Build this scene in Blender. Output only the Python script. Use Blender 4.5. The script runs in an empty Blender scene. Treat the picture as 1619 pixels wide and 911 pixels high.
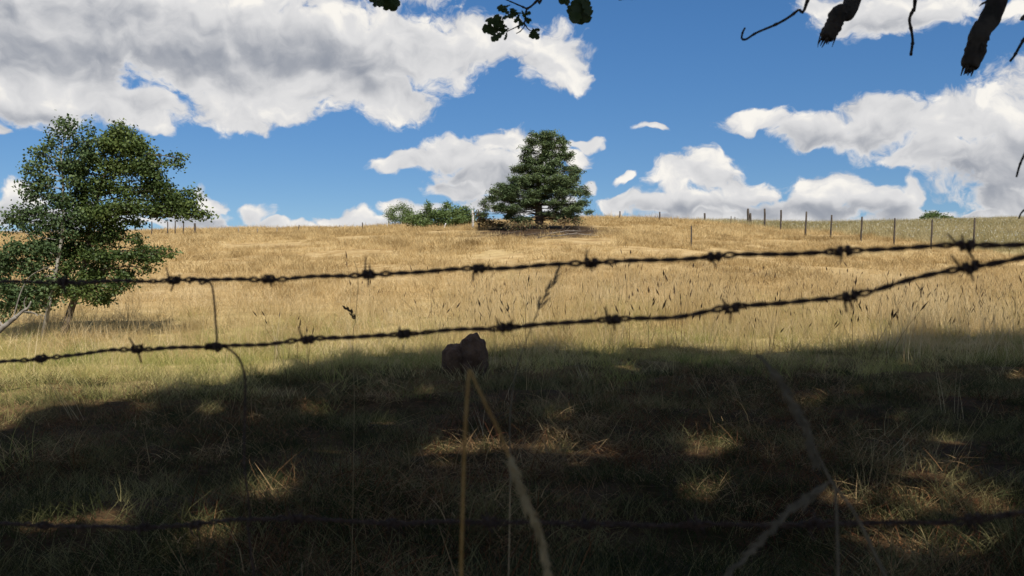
import bpy, math, random
import numpy as np
from mathutils import Vector, Matrix
R = math.radians
random.seed(7); rng = np.random.default_rng(7)
S = bpy.context.scene; COL = S.collection

# ------------------------------------------------------------------ camera
F = 1555.0; CX, CY = 809.5, 455.5; CZ = 1.3          # focal length in photo pixels, eye height
cam_d = bpy.data.cameras.new('camera'); cam = bpy.data.objects.new('camera', cam_d); COL.objects.link(cam)
cam_d.sensor_width = 36.0; cam_d.lens = 36.0*F/1619.0
cam.location = (0, 0, CZ); cam.rotation_euler = (R(90), 0, 0)
cam_d.clip_start = 0.05; cam_d.clip_end = 6000
cam_d.dof.use_dof = True; cam_d.dof.focus_distance = 26.0; cam_d.dof.aperture_fstop = 10.0
S.camera = cam
S.view_settings.view_transform = 'Standard'; S.view_settings.look = 'None'
S.view_settings.gamma = 1.0; S.view_settings.exposure = 0.25
S.cycles.max_bounces = 6; S.cycles.diffuse_bounces = 3; S.cycles.transmission_bounces = 3
S.cycles.transparent_max_bounces = 4
S.cycles.use_denoising = True

# ------------------------------------------------------------------ sun
SUN_EL, SUN_AZ = R(52), R(24)                         # behind the camera, to its right
sun_dir = Vector((math.sin(SUN_AZ)*math.cos(SUN_EL), -math.cos(SUN_AZ)*math.cos(SUN_EL), math.sin(SUN_EL)))
sl = bpy.data.lights.new('sun', 'SUN'); sl.energy = 4.9; sl.angle = R(0.53); sl.color = (1.0, 0.95, 0.86)
so = bpy.data.objects.new('sun', sl); COL.objects.link(so)
so.rotation_euler = sun_dir.to_track_quat('Z', 'Y').to_euler(); so.location = (5, -20, 30)
SHX, SHY = -sun_dir.x/sun_dir.z, -sun_dir.y/sun_dir.z # ground shift of a shadow per metre of height

# ------------------------------------------------------------------ node helper
class NT:
    def __init__(s, tree): s.t = tree; s.n = tree.nodes; s.l = tree.links
    def node(s, typ, **kw):
        n = s.n.new(typ)
        for k, v in kw.items(): setattr(n, k, v)
        return n
    def put(s, sock, v):
        if isinstance(v, bpy.types.NodeSocket): s.l.new(v, sock)
        else: sock.default_value = v
    def math(s, op, a, b=None, c=None, clamp=False):
        n = s.node('ShaderNodeMath', operation=op, use_clamp=clamp); s.put(n.inputs[0], a)
        if b is not None: s.put(n.inputs[1], b)
        if c is not None: s.put(n.inputs[2], c)
        return n.outputs[0]
    def vec(s, op, a, b=None, out=0):
        n = s.node('ShaderNodeVectorMath', operation=op); s.put(n.inputs[0], a)
        if b is not None: s.put(n.inputs[3 if op == 'SCALE' else 1], b)
        return n.outputs[out]
    def mix(s, f, a, b):
        n = s.node('ShaderNodeMix', data_type='RGBA'); s.put(n.inputs[0], f)
        s.put(n.inputs[6], a if isinstance(a, bpy.types.NodeSocket) else (*a, 1)); s.put(n.inputs[7], b if isinstance(b, bpy.types.NodeSocket) else (*b, 1))
        return n.outputs[2]
    def noise(s, v, scale, detail=4, rough=.55, dist=0.0, out='Fac'):
        n = s.node('ShaderNodeTexNoise'); s.put(n.inputs['Vector'], v); n.inputs['Scale'].default_value = scale
        n.inputs['Detail'].default_value = detail; n.inputs['Roughness'].default_value = rough; n.inputs['Distortion'].default_value = dist
        return n.outputs[out]
    def sstep(s, v, a, b, lo=0.0, hi=1.0):
        n = s.node('ShaderNodeMapRange', interpolation_type='SMOOTHSTEP'); s.put(n.inputs[0], v)
        n.inputs[1].default_value = a; n.inputs[2].default_value = b; n.inputs[3].default_value = lo; n.inputs[4].default_value = hi
        return n.outputs[0]

# ------------------------------------------------------------------ sky with cumulus clouds (direction in degrees of azimuth and elevation)
def ang(x, y):
    az = math.atan((x-CX)/F); el = math.atan((CY-y)/F*math.cos(az)); return math.degrees(az), math.degrees(el)
W = bpy.data.worlds.new('World'); S.world = W; W.use_nodes = True
w = NT(W.node_tree); w.n.clear()
sky = w.node('ShaderNodeTexSky', sky_type='NISHITA'); sky.sun_disc = False
sky.sun_elevation = SUN_EL; sky.sun_rotation = math.pi - SUN_AZ
sky.air_density = 0.72; sky.dust_density = 0.1; sky.ozone_density = 2.2; sky.altitude = 900
hs = w.node('ShaderNodeHueSaturation'); w.put(hs.inputs['Color'], sky.outputs[0]); hs.inputs['Saturation'].default_value = 1.24; hs.inputs['Value'].default_value = 1.0
tc = w.node('ShaderNodeTexCoord'); sep = w.node('ShaderNodeSeparateXYZ'); w.l.new(tc.outputs['Generated'], sep.inputs[0])
deg = 180/math.pi
az = w.math('MULTIPLY', w.math('ARCTAN2', sep.outputs[0], sep.outputs[1]), deg)
el = w.math('MULTIPLY', w.math('ARCSINE', sep.outputs[2]), deg)
cmb = w.node('ShaderNodeCombineXYZ'); w.l.new(az, cmb.inputs[0]); w.l.new(el, cmb.inputs[1])
P0 = cmb.outputs[0]
# ragged edges: warp the lookup with noise
wn = w.noise(P0, 0.32, 3, .5, out='Color')
warp = w.vec('SCALE', w.vec('SUBTRACT', wn, (.5, .5, .5)), 3.2)
P = w.vec('ADD', P0, warp)
CL = [(1180,352,360,20),(420,362,260,12),(200,0,420,100),(420,85,330,70),(60,110,160,62), # photo x, y, half width, half height of each mass of cloud
 (90,40,260,95),(330,60,300,100),(600,75,230,75),(520,120,170,62),(200,-90,600,110),(760,70,120,50),(870,85,72,58),(890,120,60,34),
 (60,160,120,44),(190,165,110,42),(385,150,110,55),(395,190,44,16),(250,196,34,20),(620,150,95,42),(450,165,80,30),
 (640,250,62,22),(720,240,70,34),(800,225,60,36),(860,235,55,34),(790,275,130,40),(720,300,60,20),(930,218,34,12),(915,245,32,20),(820,320,110,22),
 (1030,199,34,11),(-10,210,25,14),
 (1190,195,58,20),(1290,205,75,30),(1400,195,100,44),(1530,190,120,48),(1600,250,140,60),(1480,240,120,26),(1620,310,90,40),(1700,200,200,100),
 (1390,25,110,38),(1470,5,90,30),(1640,10,90,25),(1300,10,50,22),
 (985,318,60,22),(1065,285,48,40),(1120,275,62,38),(1180,300,60,30),(1090,325,130,30),(1310,292,62,34),(1370,312,56,30),(1270,330,150,26),(1430,310,20,30),(1440,335,70,16),(1540,340,60,10),(930,292,18,16),(990,275,22,9),
 (30,320,42,34),(-20,345,60,30),(330,318,34,22),(310,345,60,18),(400,338,30,16),(460,352,80,10),(545,345,60,16),(650,340,60,16),(590,355,90,10),(120,350,120,20),
]
def blobs(P, items, k=0.0):
    acc = None
    for (x, y, rx, ry) in items:
        a, e = ang(x, y); ppd = F*math.pi/180
        d = w.vec('MULTIPLY', w.vec('SUBTRACT', P, (a, e, 0)), (ppd/rx, ppd/ry, 0))
        v = w.math('SUBTRACT', 1.0, w.vec('LENGTH', d, out=1))
        if acc is None: acc = v
        else:
            n = w.node('ShaderNodeMath', operation='SMOOTH_MAX'); w.put(n.inputs[0], acc); w.put(n.inputs[1], v); n.inputs[2].default_value = .18
            acc = n.outputs[0]
    return acc
B = blobs(P, CL)
# beyond the picture the same weather goes on
inner = w.math('MULTIPLY', w.sstep(w.math('ABSOLUTE', az), 29, 36, 1, 0), w.sstep(el, 19, 26, 1, 0))
far_n = w.sstep(w.noise(w.vec('MULTIPLY', P0, (.05, .09, 0)), 1.0, 3, .5), .42, .66, -.6, .8)
Bt = w.mix(inner, far_n, B) if False else w.math('ADD', w.math('MULTIPLY', B, inner), w.math('MULTIPLY', far_n, w.math('SUBTRACT', 1.0, inner)))
Bt = w.math('MAXIMUM', w.math('SUBTRACT', Bt, .09), -1.5)
def fbm(off):
    q = w.vec('ADD', P, off)
    q = w.vec('MULTIPLY', q, (1, 1.35, 1))
    a = w.noise(q, 0.5, 9, .52)
    v = w.node('ShaderNodeTexVoronoi', feature='SMOOTH_F1'); w.put(v.inputs['Vector'], q); v.inputs['Scale'].default_value = .75; v.inputs['Smoothness'].default_value = .6
    v.inputs['Detail'].default_value = 2.0; v.inputs['Roughness'].default_value = .5
    puff = w.math('SUBTRACT', .55, v.outputs['Distance'])
    f = w.noise(q, 2.3, 7, .62)
    base = w.math('ADD', w.math('MULTIPLY', w.math('SUBTRACT', a, .5), 1.9), w.math('MULTIPLY', puff, .42))
    return w.math('ADD', base, w.math('MULTIPLY', w.math('SUBTRACT', f, .5), .95))
N0 = fbm((0, 0, 0)); N1 = fbm((.16, .36, 0))
D0 = w.math('ADD', w.math('MULTIPLY', Bt, 1.25), w.math('MULTIPLY', N0, .62))
alpha = w.sstep(D0, -.16, .27)
lowel = w.sstep(el, -1, 2)
alpha = w.math('MULTIPLY', alpha, lowel)
def billow(off):
    q = w.vec('MULTIPLY', w.vec('ADD', P, off), (1, 1.3, 1))
    v = w.node('ShaderNodeTexVoronoi', feature='SMOOTH_F1'); w.put(v.inputs['Vector'], q); v.inputs['Scale'].default_value = .42; v.inputs['Smoothness'].default_value = .45
    v.inputs['Detail'].default_value = 1.0; v.inputs['Roughness'].default_value = .45
    return w.math('SUBTRACT', w.noise(q, .33, 2, .5), w.math('MULTIPLY', v.outputs['Distance'], .8))
big = w.math('SUBTRACT', billow((0, 0, 0)), billow((.45, .8, 0)))
relief = w.math('ADD', w.math('MULTIPLY', w.math('SUBTRACT', N0, N1), .15), w.math('MULTIPLY', big, .42))
DK = [(120,70,330,62),(420,85,230,44),(560,120,120,30),(250,110,240,30),(730,285,110,26),(800,300,90,30),(1350,225,130,22),(1560,270,130,50),(1100,335,190,18),(1300,335,170,16),(1400,40,90,16),(60,190,90,20),(330,350,80,16),(1620,300,120,60),(60,350,90,20)]
dk = w.math('MULTIPLY', w.sstep(blobs(w.vec('ADD', P0, w.vec('SCALE', warp, .45)), DK), -.7, .9), w.sstep(D0, .0, .5))
dk_out = w.sstep(D0, .5, 1.4)
dk = w.math('ADD', w.math('MULTIPLY', dk, inner), w.math('MULTIPLY', dk_out, w.math('SUBTRACT', 1.0, inner)))
lum = w.math('ADD', w.math('SUBTRACT', .84, w.math('MULTIPLY', dk, .44)), relief, clamp=True)
thin = w.sstep(D0, .0, .45)
lum = w.math('MULTIPLY', lum, w.math('ADD', .86, w.math('MULTIPLY', thin, .14)))
ccol = w.mix(w.sstep(lum, .15, .85), (.36, .39, .455), (.90, .895, .90))
ccol = w.mix(w.sstep(lum, .78, 1.0), ccol, (1.15, 1.11, 1.04))
bgs = w.node('ShaderNodeBackground'); w.l.new(hs.outputs[0], bgs.inputs[0]); w.l.new(w.sstep(el, -2, 19, .062, .098), bgs.inputs[1])
bgc = w.node('ShaderNodeBackground'); w.l.new(ccol, bgc.inputs[0]); bgc.inputs[1].default_value = .70
ms = w.node('ShaderNodeMixShader'); w.l.new(alpha, ms.inputs[0]); w.l.new(bgs.outputs[0], ms.inputs[1]); w.l.new(bgc.outputs[0], ms.inputs[2])
wo = w.node('ShaderNodeOutputWorld'); w.l.new(ms.outputs[0], wo.inputs[0])
W.cycles.sampling_method = 'MANUAL'; W.cycles.sample_map_resolution = 512

# ------------------------------------------------------------------ terrain function
_cx = np.array([-1400,-300,0,240,330,420,600,680,760,850,930,980,1080,1180,1300,1450,1619,1900,3000.])
_cy = np.array([ 385, 375,371,371,366,364,362,358,354,350,347,348,352,356,358,354,350,350,360.])
_dc = np.array([ 100, 100,95,92,92,92,92,90,86,84,84,86,90,95,105,115,120,120,120.])
D0Y = 20.0
def _q(t):
    t = np.asarray(t, float); e = .03; ts = (t+np.sqrt(t*t+e*e))/2
    up = 1-np.clip(1-ts, 0, 1)**1.6
    dn = 1-0.9*np.clip((t-1)*.35, 0, 1)**2*1.2
    return np.where(t < 1, up, np.clip(dn, -.2, 1))
_dd = np.linspace(22, 125, 400)
_zc = []
for yc, dc in zip(_cy, _dc):
    lo, hi = 1., 20.
    for _ in range(40):
        m = (lo+hi)/2; a = ((m*_q((_dd-D0Y)/(dc-D0Y))-CZ)/_dd).max()
        if a*F < CY-yc: lo = m
        else: hi = m
    _zc.append(lo)
_zc = np.array(_zc)
def smooth_lut(u, ys):
    s = 0
    for o in (-90,-45,0,45,90): s = s + np.interp(u+o, _cx, ys)
    return s/5
def hz(X, Y):
    X = np.asarray(X, float); Y = np.asarray(Y, float)
    Yp = np.maximum(Y, 6.0); u = CX+np.clip(X/Yp, -1.6, 1.6)*F
    dc = smooth_lut(u, _dc); zc = smooth_lut(u, _zc)
    z = zc*_q((Y-D0Y)/(dc-D0Y))
    z = np.where(Y < D0Y-6, 0, z)*np.clip((Y-(D0Y-6))/6, 0, 1)
    n = .035*np.sin(1.3*X+.7*Y)+.03*np.sin(2.1*Y-.9*X+1.)+.025*np.sin(.61*X-3.3*Y+2)+.02*np.sin(3.1*X+2.7*Y)+.012*np.sin(5.9*X-4.3*Y)
    n = n*np.clip(1.3-np.hypot(X, Y)/70, .3, 1)
    n2 = .10*np.sin(.23*X+.5)*np.sin(.19*Y+1.1)*np.clip((Y-26)/10, 0, 1)
    return z+n+n2
def hz1(x, y): return float(hz(x, y))
def px(x, y, D): return Vector(((x-CX)/F*D, D, CZ+(CY-y)/F*D))
def on_ground(x, y, dmin=3.0):
    """ground point seen at photo pixel x, y (the crest when the pixel is above it)"""
    ds = np.concatenate([np.arange(dmin, 45, .05), np.arange(45, 110, .1)])
    a = CY-(hz((x-CX)/F*ds, ds)-CZ)/ds*F
    h = np.nonzero(a <= y)[0]
    d = ds[h[0]] if len(h) else ds[int(np.argmin(a))]
    X = (x-CX)/F*d
    return Vector((X, d, hz1(X, d)))

# ------------------------------------------------------------------ object helpers
def tag(o, label=None, cat=None, group=None, kind=None):
    if label: o['label'] = label
    if cat: o['category'] = cat
    if group: o['group'] = group
    if kind: o['kind'] = kind
    return o
def empty(name, loc, label, cat, group=None):
    o = bpy.data.objects.new(name, None); COL.objects.link(o); o.location = loc; o.empty_display_size = .1
    return tag(o, label, cat, group)
class MB:
    """collects tubes and faces in world coordinates, links them as one mesh"""
    def __init__(s): s.v = []; s.f = []; s.m = []
    def add(s, vs, fs, m=0):
        b = len(s.v); s.v += [tuple(v) for v in vs]; s.f += [tuple(i+b for i in f) for f in fs]; s.m += [m]*len(fs)
    def tube(s, pts, rad, n=6, rough=0., m=0, cap=True):
        pts = [Vector(p) for p in pts]; N = len(pts)
        if not hasattr(rad, '__len__'): rad = [rad]*N
        ref = None; vs = []
        for i, p in enumerate(pts):
            t = (pts[min(i+1, N-1)]-pts[max(i-1, 0)])
            if t.length < 1e-9: t = Vector((0, 0, 1))
            t.normalize()
            if ref is None: ref = t.orthogonal().normalized()
            ref = (ref-t*ref.dot(t))
            ref = ref.normalized() if ref.length > 1e-6 else t.orthogonal().normalized()
            b = t.cross(ref)
            for k in range(n):
                a = 2*math.pi*k/n; r = rad[i]*(1+random.uniform(-rough, rough)) if rough else rad[i]
                vs.append(p+(ref*math.cos(a)+b*math.sin(a))*r)
        fs = [(i*n+k, i*n+(k+1) % n, (i+1)*n+(k+1) % n, (i+1)*n+k) for i in range(N-1) for k in range(n)]
        if cap: fs += [tuple(range(n))[::-1], tuple((N-1)*n+k for k in range(n))]
        s.add(vs, fs, m)
    def build(s, name, mats, parent=None, origin=None, smooth=True):
        me = bpy.data.meshes.new(name)
        o0 = Vector(origin) if origin is not None else (parent.matrix_basis.translation if parent else Vector((0, 0, 0)))
        me.from_pydata([tuple(Vector(v)-o0) for v in s.v], [], s.f)
        if not isinstance(mats, (list, tuple)): mats = [mats]
        for m in mats: me.materials.append(m)
        me.polygons.foreach_set('material_index', s.m)
        if smooth: me.polygons.foreach_set('use_smooth', [True]*len(s.f))
        me.update()
        o = bpy.data.objects.new(name, me); COL.objects.link(o)
        if parent: o.parent = parent
        else: o.location = o0
        return o
def reparent(o, p):
    """o was built relative to its thing's origin; hang it under a part that sits at that same origin"""
    o.parent = p; return o
def np_mesh(name, V, Fq, mats, parent=None, origin=(0, 0, 0), mi=None, link=True):
    """V (n,3), Fq (m,k) arrays of equal sided faces"""
    me = bpy.data.meshes.new(name); V = np.asarray(V, np.float32)-np.asarray(origin, np.float32); m, k = Fq.shape
    me.vertices.add(len(V)); me.vertices.foreach_set('co', V.ravel())
    me.loops.add(m*k); me.loops.foreach_set('vertex_index', Fq.astype(np.int32).ravel())
    me.polygons.add(m); me.polygons.foreach_set('loop_start', np.arange(m, dtype=np.int32)*k)
    if mi is not None: me.polygons.foreach_set('material_index', np.asarray(mi, np.int32))
    for mm in (mats if isinstance(mats, (list, tuple)) else [mats]): me.materials.append(mm)
    me.update(calc_edges=True); me.validate()
    o = bpy.data.objects.new(name, me)
    if link: COL.objects.link(o)
    if parent: o.parent = parent
    return o
def unit(a): return a/np.maximum(np.linalg.norm(a, axis=-1, keepdims=True), 1e-9)
def smooth_path(pts, sub=6):
    pts = [Vector(p) for p in pts]; out = []
    for i in range(len(pts)-1):
        p0, p1, p2, p3 = pts[max(i-1, 0)], pts[i], pts[i+1], pts[min(i+2, len(pts)-1)]
        for k in range(sub):
            t = k/sub
            out.append(.5*((2*p1)+(p2-p0)*t+(2*p0-5*p1+4*p2-p3)*t*t+(3*p1-p0-3*p2+p3)*t**3))
    return out+[pts[-1]]

# ------------------------------------------------------------------ materials
def new_mat(name):
    m = bpy.data.materials.new(name); m.use_nodes = True; t = NT(m.node_tree)
    b = m.node_tree.nodes['Principled BSDF']; b.inputs['Specular IOR Level'].default_value = .25
    return m, t, b
def pos(t): return t.node('ShaderNodeNewGeometry').outputs['Position']
def mat_noise(name, c1, c2, scale, rough=.9, bump=0., detail=5, obj=True, c3=None, metal=0.):
    m, t, b = new_mat(name)
    v = t.node('ShaderNodeTexCoord').outputs['Object'] if obj else pos(t)
    n = t.noise(v, scale, detail, .62)
    c = t.mix(t.sstep(n, .35, .65), c1, c2)
    if c3: c = t.mix(t.sstep(t.noise(v, scale*3.1, 4, .6), .5, .68), c, c3)
    t.put(b.inputs['Base Color'], c); b.inputs['Roughness'].default_value = rough; b.inputs['Metallic'].default_value = metal
    if bump:
        bn = t.node('ShaderNodeBump'); bn.inputs['Strength'].default_value = bump; bn.inputs['Distance'].default_value = .01
        t.put(bn.inputs['Height'], n); t.put(b.inputs['Normal'], bn.outputs[0])
    return m
def mat_leaf(name, cols, patch=.6, transl=.35, rnd=.5, rough=.6, island=False):
    """cols: three colours chosen by large patches in the world and by the random number of each piece"""
    m, t, b = new_mat(name)
    n1 = t.noise(pos(t), patch, 4, .6)
    r = t.node('ShaderNodeNewGeometry').outputs['Random Per Island'] if island else t.node('ShaderNodeObjectInfo').outputs['Random']
    f = t.math('ADD', t.sstep(n1, .34, .66, 0, 1-rnd), t.math('MULTIPLY', r, rnd), clamp=True)
    cr = t.node('ShaderNodeValToRGB'); t.put(cr.inputs[0], f); e = cr.color_ramp.elements
    e[0].position = .12; e[0].color = (*cols[0], 1); e[1].position = .88; e[1].color = (*cols[-1], 1)
    for i, c in enumerate(cols[1:-1]): x = e.new(.12+.76*(i+1)/(len(cols)-1)); x.color = (*c, 1)
    c = cr.outputs[0]
    b.inputs['Roughness'].default_value = rough; t.put(b.inputs['Base Color'], c)
    tr = t.node('ShaderNodeBsdfTranslucent'); t.put(tr.inputs[0], c)
    mx = t.node('ShaderNodeMixShader'); mx.inputs[0].default_value = transl
    out = m.node_tree.nodes['Material Output']
    t.l.new(b.outputs[0], mx.inputs[1]); t.l.new(tr.outputs[0], mx.inputs[2]); t.l.new(mx.outputs[0], out.inputs[0])
    return m
M = {}
M['bark'] = mat_noise('oak_bark', (.035, .03, .025), (.085, .07, .055), 14, .95, .6, obj=False)
M['pinebark'] = mat_noise('pine_bark', (.10, .07, .05), (.16, .12, .09), 4, .95, .5, obj=False)
M['palebark'] = mat_noise('pale_bark', (.22, .20, .17), (.36, .34, .30), 9, .9, .4, obj=False)
M['brownbark'] = mat_noise('brown_bark', (.07, .055, .04), (.14, .11, .085), 9, .9, .4, obj=False)
M['wire'] = mat_noise('rusty_wire', (.045, .03, .024), (.10, .06, .04), 160, .75, .3, metal=.35, c3=(.14, .12, .11))
M['oakleaf'] = mat_leaf('oak_leaf', [(.035, .06, .018), (.055, .085, .025), (.075, .105, .035)], 1.5, .22, .5, .45, island=True)
M['canopy'] = mat_leaf('canopy_leaf', [(.03, .055, .016), (.05, .08, .022), (.07, .10, .03)], .5, .12, .6, .55, island=True)
M['pine'] = mat_leaf('pine_needles', [(.065, .10, .045), (.115, .16, .065), (.17, .215, .09)], 1.1, .18, .6, .6, island=True)
M['aspen'] = mat_leaf('aspen_leaf', [(.04, .072, .028), (.08, .125, .048), (.15, .20, .08)], .7, .28, .6, .62, island=True)
M['maple'] = mat_leaf('broad_leaf', [(.038, .065, .02), (.085, .125, .034), (.17, .215, .065)], .6, .28, .6, .5, island=True)
M['shrub'] = mat_leaf('shrub_leaf', [(.08, .125, .035), (.12, .175, .055), (.17, .225, .08)], .8, .3, .5, .6, island=True)
M['dryshrub'] = mat_leaf('dry_shrub_leaf', [(.16, .09, .05), (.20, .14, .07), (.13, .15, .06)], .8, .3, .7, .7, island=True)
M['post'] = mat_noise('weathered_wood', (.16, .14, .12), (.30, .27, .23), 12, .9, .3, obj=False)
M['darkpost'] = mat_noise('dark_wood', (.05, .042, .035), (.11, .09, .075), 12, .9, .3, obj=False)
M['whitepost'] = mat_noise('bleached_wood', (.42, .40, .37), (.62, .60, .56), 12, .9, .3, obj=False)
M['stone'] = mat_noise('brown_stone', (.075, .042, .026), (.15, .09, .055), 6, .95, 1.0, obj=False, c3=(.14, .095, .07))
GOLD = [(.29, .20, .085), (.50, .36, .165), (.68, .53, .28)]
M['hill_grass'] = mat_leaf('dry_hill_grass', GOLD, .34, .25, .62, .8)
M['tall_grass'] = mat_leaf('tall_straw_grass', [(.42, .31, .14), (.64, .49, .25), (.80, .67, .42)], .22, .5, .65, .7)
M['mid_green'] = mat_leaf('yellow_green_grass', [(.20, .24, .06), (.44, .41, .14), (.70, .58, .29)], .5, .5, .6, .7)
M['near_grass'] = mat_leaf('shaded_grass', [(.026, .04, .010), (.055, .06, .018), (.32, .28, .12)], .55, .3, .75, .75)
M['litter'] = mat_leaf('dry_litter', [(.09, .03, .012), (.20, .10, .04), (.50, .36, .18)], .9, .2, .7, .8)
M['meadow'] = mat_leaf('grey_green_meadow', [(.24, .21, .09), (.38, .32, .155), (.52, .43, .25)], .12, .3, .6, .8)
M['seed'] = mat_leaf('brown_seed_head', [(.04, .024, .016), (.08, .05, .03), (.15, .10, .055)], .6, .15, .7, .8)
M['stem'] = mat_leaf('brown_stem', [(.10, .065, .035), (.18, .12, .06), (.36, .28, .14)], .4, .2, .7, .8)
M['flower'] = mat_noise('pale_flower', (.65, .65, .6), (.8, .8, .75), 5)

# ground sheet material: straw hill, greener foot, brown litter under the oaks, painted shade under the pine
gm, t, b = new_mat('ground'); p = pos(t)
sp = t.node('ShaderNodeSeparateXYZ'); t.l.new(p, sp.inputs[0])
n1 = t.noise(p, .13, 6, .6); n2 = t.noise(t.vec('MULTIPLY', p, (1, 1.6, 1)), 1.4, 6, .65); n3 = t.noise(p, 9, 4, .7)
straw = t.mix(t.sstep(n1, .38, .64), (.36, .24, .10), (.48, .34, .16))
straw = t.mix(t.sstep(n2, .42, .70), straw, (.56, .42, .22))
straw = t.mix(t.sstep(n2, .46, .30), straw, (.27, .18, .08))
straw = t.mix(t.sstep(t.noise(t.vec('MULTIPLY', p, (.5, 1.3, 1)), .8, 5, .65), .55, .72, 0, .8), straw, (.25, .155, .07))
green = t.mix(t.sstep(n2, .35, .65), (.26, .215, .08), (.44, .34, .15))
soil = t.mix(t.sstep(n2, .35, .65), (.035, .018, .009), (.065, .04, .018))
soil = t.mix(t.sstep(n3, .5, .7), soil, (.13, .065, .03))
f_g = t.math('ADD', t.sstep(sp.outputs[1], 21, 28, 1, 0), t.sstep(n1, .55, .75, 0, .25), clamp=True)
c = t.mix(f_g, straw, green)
at_ = t.node('ShaderNodeAttribute', attribute_name='meadow')
mead = t.mix(t.sstep(n2, .35, .65), (.28, .24, .11), (.44, .36, .19))
c = t.mix(at_.outputs['Fac'], c, mead)
an_ = t.node('ShaderNodeAttribute', attribute_name='shade_and_soil')
c = t.mix(an_.outputs['Fac'], c, t.mix(t.sstep(n3, .35, .65), (.028, .017, .011), (.065, .04, .024)))  # pine's shade painted as a dark patch, plus the brown soil of the track
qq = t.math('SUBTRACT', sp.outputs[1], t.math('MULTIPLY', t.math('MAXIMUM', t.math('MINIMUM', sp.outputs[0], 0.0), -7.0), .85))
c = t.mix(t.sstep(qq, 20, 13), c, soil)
c = t.mix(t.sstep(t.noise(p, 22, 3, .7), .35, .75, 0, .35), c, (.12, .08, .035))
t.put(b.inputs['Base Color'], c); b.inputs['Roughness'].default_value = .95; b.inputs['Specular IOR Level'].default_value = .1
bn = t.node('ShaderNodeBump'); bn.inputs['Strength'].default_value = .8; bn.inputs['Distance'].default_value = .12
t.put(bn.inputs['Height'], t.math('ADD', n2, t.math('MULTIPLY', n3, .35))); t.put(b.inputs['Normal'], bn.outputs[0])

# ------------------------------------------------------------------ ground sheet
def axis(lo, hi, step, far, g=1.18):
    a = list(np.arange(lo, hi+1e-6, step)); s = step
    up = []; v = hi
    while v < far: s *= g; v += s; up.append(v)
    s = step; v = lo; dn = []
    while v > -far: s *= g; v -= s; dn.append(v)
    return np.array(dn[::-1]+a+up)
# the far fence runs from the crest down to the near right: where the posts stand in the photo
FP = [(1209,362,34),(1235,366,36),(1275,373,40),(1315,379,41),(1363,384,43),(1415,389,46),(1474,394,49),(1541,399,56)]
fpts = [on_ground(x, y) for x, y, h in FP]
A_, B_ = fpts[0], fpts[-1]; fd = (B_-A_); fd.z = 0; fd.normalize(); fn = Vector((-fd.y, fd.x, 0))
if fn.x < 0: fn = -fn
def beyond(X, Y): return (X-A_.x)*fn.x+(Y-A_.y)*fn.y      # metres beyond the far fence
gx = axis(-45, 45, .45, 1800); gy = axis(-3, 110, .45, 1800)
GX, GY = np.meshgrid(gx, gy); GZ = hz(GX, GY)
V = np.stack([GX, GY, GZ], -1).reshape(-1, 3); nx, ny = len(gx), len(gy)
ii = (np.arange(ny-1)[:, None]*nx+np.arange(nx-1)[None]).ravel()
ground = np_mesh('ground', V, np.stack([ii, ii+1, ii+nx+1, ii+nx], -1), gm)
ground.data.polygons.foreach_set('use_smooth', [True]*len(ground.data.polygons))
att = ground.data.attributes.new('meadow', 'FLOAT', 'POINT')
att.data.foreach_set('value', np.clip(beyond(V[:, 0], V[:, 1])/1.2, 0, 1).astype(np.float32))
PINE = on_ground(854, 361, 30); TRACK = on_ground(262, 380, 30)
def bare(X, Y):  # grassless ground: painted shade patch round the pine's foot, and the track
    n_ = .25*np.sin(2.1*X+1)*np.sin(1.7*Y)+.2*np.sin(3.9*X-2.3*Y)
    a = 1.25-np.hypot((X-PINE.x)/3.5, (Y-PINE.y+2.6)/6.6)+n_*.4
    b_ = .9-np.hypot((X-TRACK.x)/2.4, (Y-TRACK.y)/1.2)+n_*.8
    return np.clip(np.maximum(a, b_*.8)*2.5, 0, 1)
att = ground.data.attributes.new('shade_and_soil', 'FLOAT', 'POINT'); att.data.foreach_set('value', bare(V[:, 0], V[:, 1]).astype(np.float32))
tag(ground, kind='structure')

# ------------------------------------------------------------------ shade: outline of the trees' shadow on the ground, in photo pixels
EDGE = [(-900,760),(-300,740),(0,672),(60,650),(110,640),(150,652),(200,632),(290,608),(360,606),(400,586),(500,578),(560,566),(640,560),(700,562),(780,559),(880,558),(960,562),(1050,555),(1150,560),(1240,562),(1330,557),(1450,550),(1619,550),(2400,550)]
ex = np.array([e[0] for e in EDGE]); ey = np.array([e[1] for e in EDGE])
_el = [(x, float(CZ*F/(y-CY))) for x, y in EDGE]                 # flat-ground distance
def in_shadow(X, Y, soft=0.0):
    Y = np.maximum(Y, .5); u = CX+X/Y*F
    lim = np.interp(u, ex, [d for _, d in _el])
    u_ok = True
    return Y < lim+soft
FLECKS = [ # sunlit spots on the ground below the trees: photo x, y, half width px, half height px
 (712,718,26,14),(785,712,14,8),(868,712,20,13),(930,726,26,9),(1110,702,30,13),(1210,732,22,7),(1340,830,0,0),(1420,850,34,26),(1540,795,26,18),(1465,745,34,10),(1450,800,20,14),
 (420,782,34,12),(440,768,14,10),(305,850,28,20),(165,815,22,8),(85,816,18,9),(330,652,10,5),(500,655,18,5),(1540,740,22,9),(1560,880,26,8),(235,640,12,5),(1105,775,16,8),(1330,790,14,8),(1500,700,10,6),(600,668,10,4),(880,655,8,3),(1270,640,10,4)]
fl = []
for x, y, a, c in FLECKS:
    if a == 0: continue
    g = on_ground(x, y); d = g.y; fl.append((g.x, g.y, a/F*d*1.02+.13, c*d*d/(CZ*F)*.95+.15))
for _ in range(46):
    gx_, gy_ = random.uniform(-7, 9), random.uniform(4.6, 17)
    if abs(gx_) < gy_*.58: a_ = random.uniform(.10, .24); fl.append((gx_, gy_, a_, a_*random.uniform(.7, 1.5)))
fl = np.array(fl)
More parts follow.
